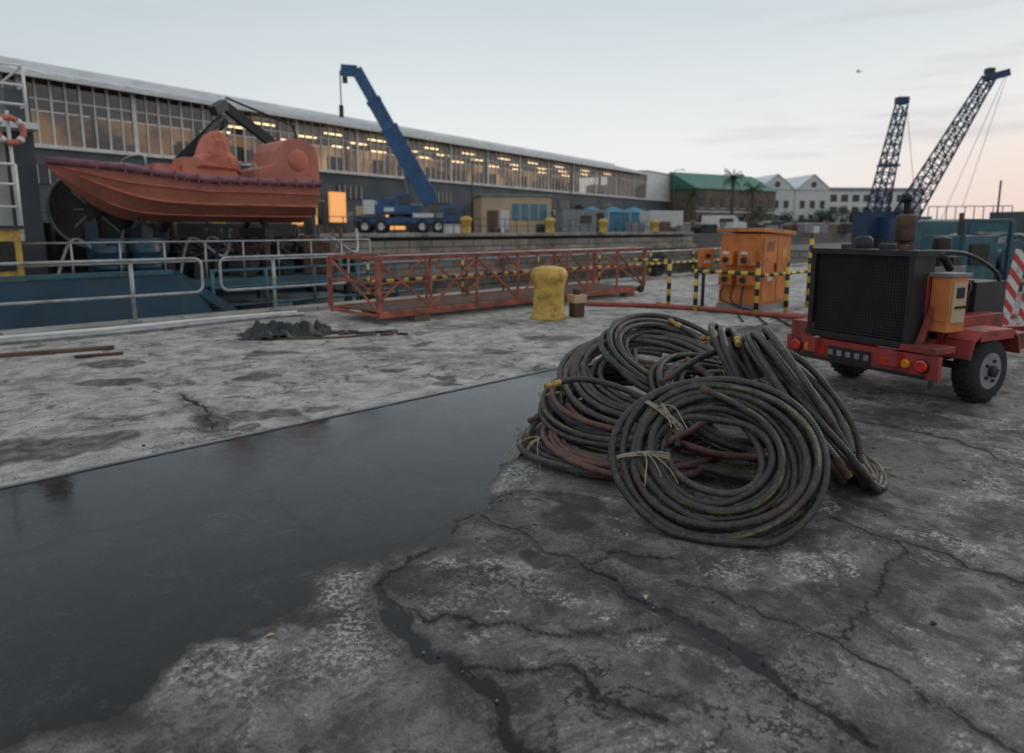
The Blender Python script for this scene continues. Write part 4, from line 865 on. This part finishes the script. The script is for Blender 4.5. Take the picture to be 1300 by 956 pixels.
bm.tube([(-2.3,-1.1,3.4),(2.2,-1.1,3.4)],.03,'hull_blue',5); bm.tube([(1.8,0,2.6),(1.8,0,5.0)],.06,'lattice_blue',6); bm.build(loc=(21.5,33,0),rz=-.3,sc=.75)
rw=MB('red_white_barrier'); R1=Matrix.Rotation(.16,3,'Y'); rw.box((0,0,.62),(.16,.03,1.25),'rwstripe',R1); rw.box((0,0,.03),(.5,.4,.06),'rubber'); rw.beam((-.05,.05,.05),(.1,.35,.6),.03,.03,'dark'); rw.build(loc=(6.50,8.9,0),bevel=.004)
rw=MB('red_white_barrier'); rw.box((0,0,.62),(.16,.03,1.25),'rwstripe',Matrix.Rotation(.05,3,'Y')); rw.box((0,0,.03),(.5,.4,.06),'rubber'); rw.build(loc=(7.05,9.3,0),bevel=.004)
jk=MB('equipment_heap'); rnd=random.Random(77)
for k in range(26): 
    sz=rnd.uniform(.25,.9); jk.box((rnd.uniform(-4,4),rnd.uniform(-2,2),sz/2),(sz,sz*.7,sz),rnd.choice(['dark','teal','red','black','grey','hull_blue']),Matrix.Rotation(rnd.uniform(0,3),3,'Z'))
for k in range(12): x=rnd.uniform(-4,3); jk.tube(smooth_path([(x,0,0),(x+.2,.2,1.1),(x+1,.1,1.3),(x+1.3,0,.3)]),.04,rnd.choice(['dark','teal','galv']),6)
jk.build(loc=(14.5,19.8,0),rz=.2,bevel=.01)
sg=MB('seagull'); sg.ellip((0,0,0),(.28,.08,.08),'white',10,6); sg.add([(0,0,.03),(.15,0,.03),(.0,-.5,.18),(-.25,-.75,.05)],[(0,1,2,3)],'grey'); sg.add([(0,0,.03),(.15,0,.03),(.0,.5,.18),(-.25,.75,.05)],[(0,1,2,3)],'grey'); sg.build(loc=(29,60,14.5),rz=2.4,sc=.8)

# ------------------------------------------------------------------ world
wd=bpy.data.worlds.new('World'); scene.world=wd; wd.use_nodes=True; nt=wd.node_tree; bg=nt.nodes['Background']
sky=N(nt,'ShaderNodeTexSky'); sky.sky_type='NISHITA'; sky.sun_disc=False; sky.sun_elevation=math.radians(6); sky.sun_rotation=math.radians(52); sky.air_density=1.2; sky.dust_density=2
tc=N(nt,'ShaderNodeTexCoord'); sp_=N(nt,'ShaderNodeSeparateXYZ'); L(nt,tc.outputs['Generated'],sp_.inputs[0])
rp=N(nt,'ShaderNodeValToRGB'); L(nt,sp_.outputs['Z'],rp.inputs[0]); cr_=rp.color_ramp
cr_.elements[0].position=0; cr_.elements[0].color=(.92,.91,.90,1); cr_.elements[1].position=1; cr_.elements[1].color=(.66,.69,.72,1)
for p_,c_ in ((.12,(.87,.89,.90,1)),(.30,(.62,.705,.755,1)),(.6,(.60,.65,.70,1))): e_=cr_.elements.new(p_); e_.color=c_
side=rng(nt,sp_.outputs['X'],.25,.72,0,1); low=rng(nt,sp_.outputs['Z'],.0,.20,1,0)
c=mix(nt,mth(nt,'MULTIPLY',mth(nt,'MULTIPLY',side,low),.95),rp.outputs[0],(.76,.60,.56))
mp=N(nt,'ShaderNodeMapping'); mp.inputs['Scale'].default_value=(1.2,1.2,11); L(nt,tc.outputs['Generated'],mp.inputs[0])
cl=rng(nt,noise(nt,mp.outputs[0],2.2,6,.62),.48,.68,0,1); cl=mth(nt,'MULTIPLY',cl,rng(nt,sp_.outputs['X'],-.1,.6,.15,.55)); c=mix(nt,cl,c,(.58,.59,.64))
c=mix(nt,rng(nt,sp_.outputs['X'],-.10,-.70,0,.45),c,(.42,.52,.58))
sc10=N(nt,'ShaderNodeVectorMath',operation='SCALE'); L(nt,c,sc10.inputs[0]); sc10.inputs['Scale'].default_value=10
fin=mix(nt,.05,sc10.outputs[0],sky.outputs[0]); L(nt,fin,bg.inputs[0]); bg.inputs[1].default_value=.10
sd_=bpy.data.lights.new('sun','SUN'); sd_.energy=.6; sd_.angle=math.radians(20); sd_.color=(1,.90,.80); so=bpy.data.objects.new('sun',sd_); scene.collection.objects.link(so)
so.rotation_euler=Vector((-.75,-.6,-.4)).to_track_quat('-Z','Y').to_euler()
# ------------------------------------------------------------------ camera
cd=bpy.data.cameras.new('camera'); cam=bpy.data.objects.new('camera',cd); scene.collection.objects.link(cam); scene.camera=cam
cd.lens=24; cd.sensor_width=36; cd.shift_y=-45/1300; cd.clip_end=3000; cd.clip_start=.05
cam.location=(0,0,1.5); cam.rotation_euler=(math.radians(90-9.3),0,0)
cd.dof.use_dof=True; cd.dof.focus_distance=3.9; cd.dof.aperture_fstop=1.6
scene.view_settings.view_transform='Standard'; scene.view_settings.look='None'; scene.view_settings.exposure=0
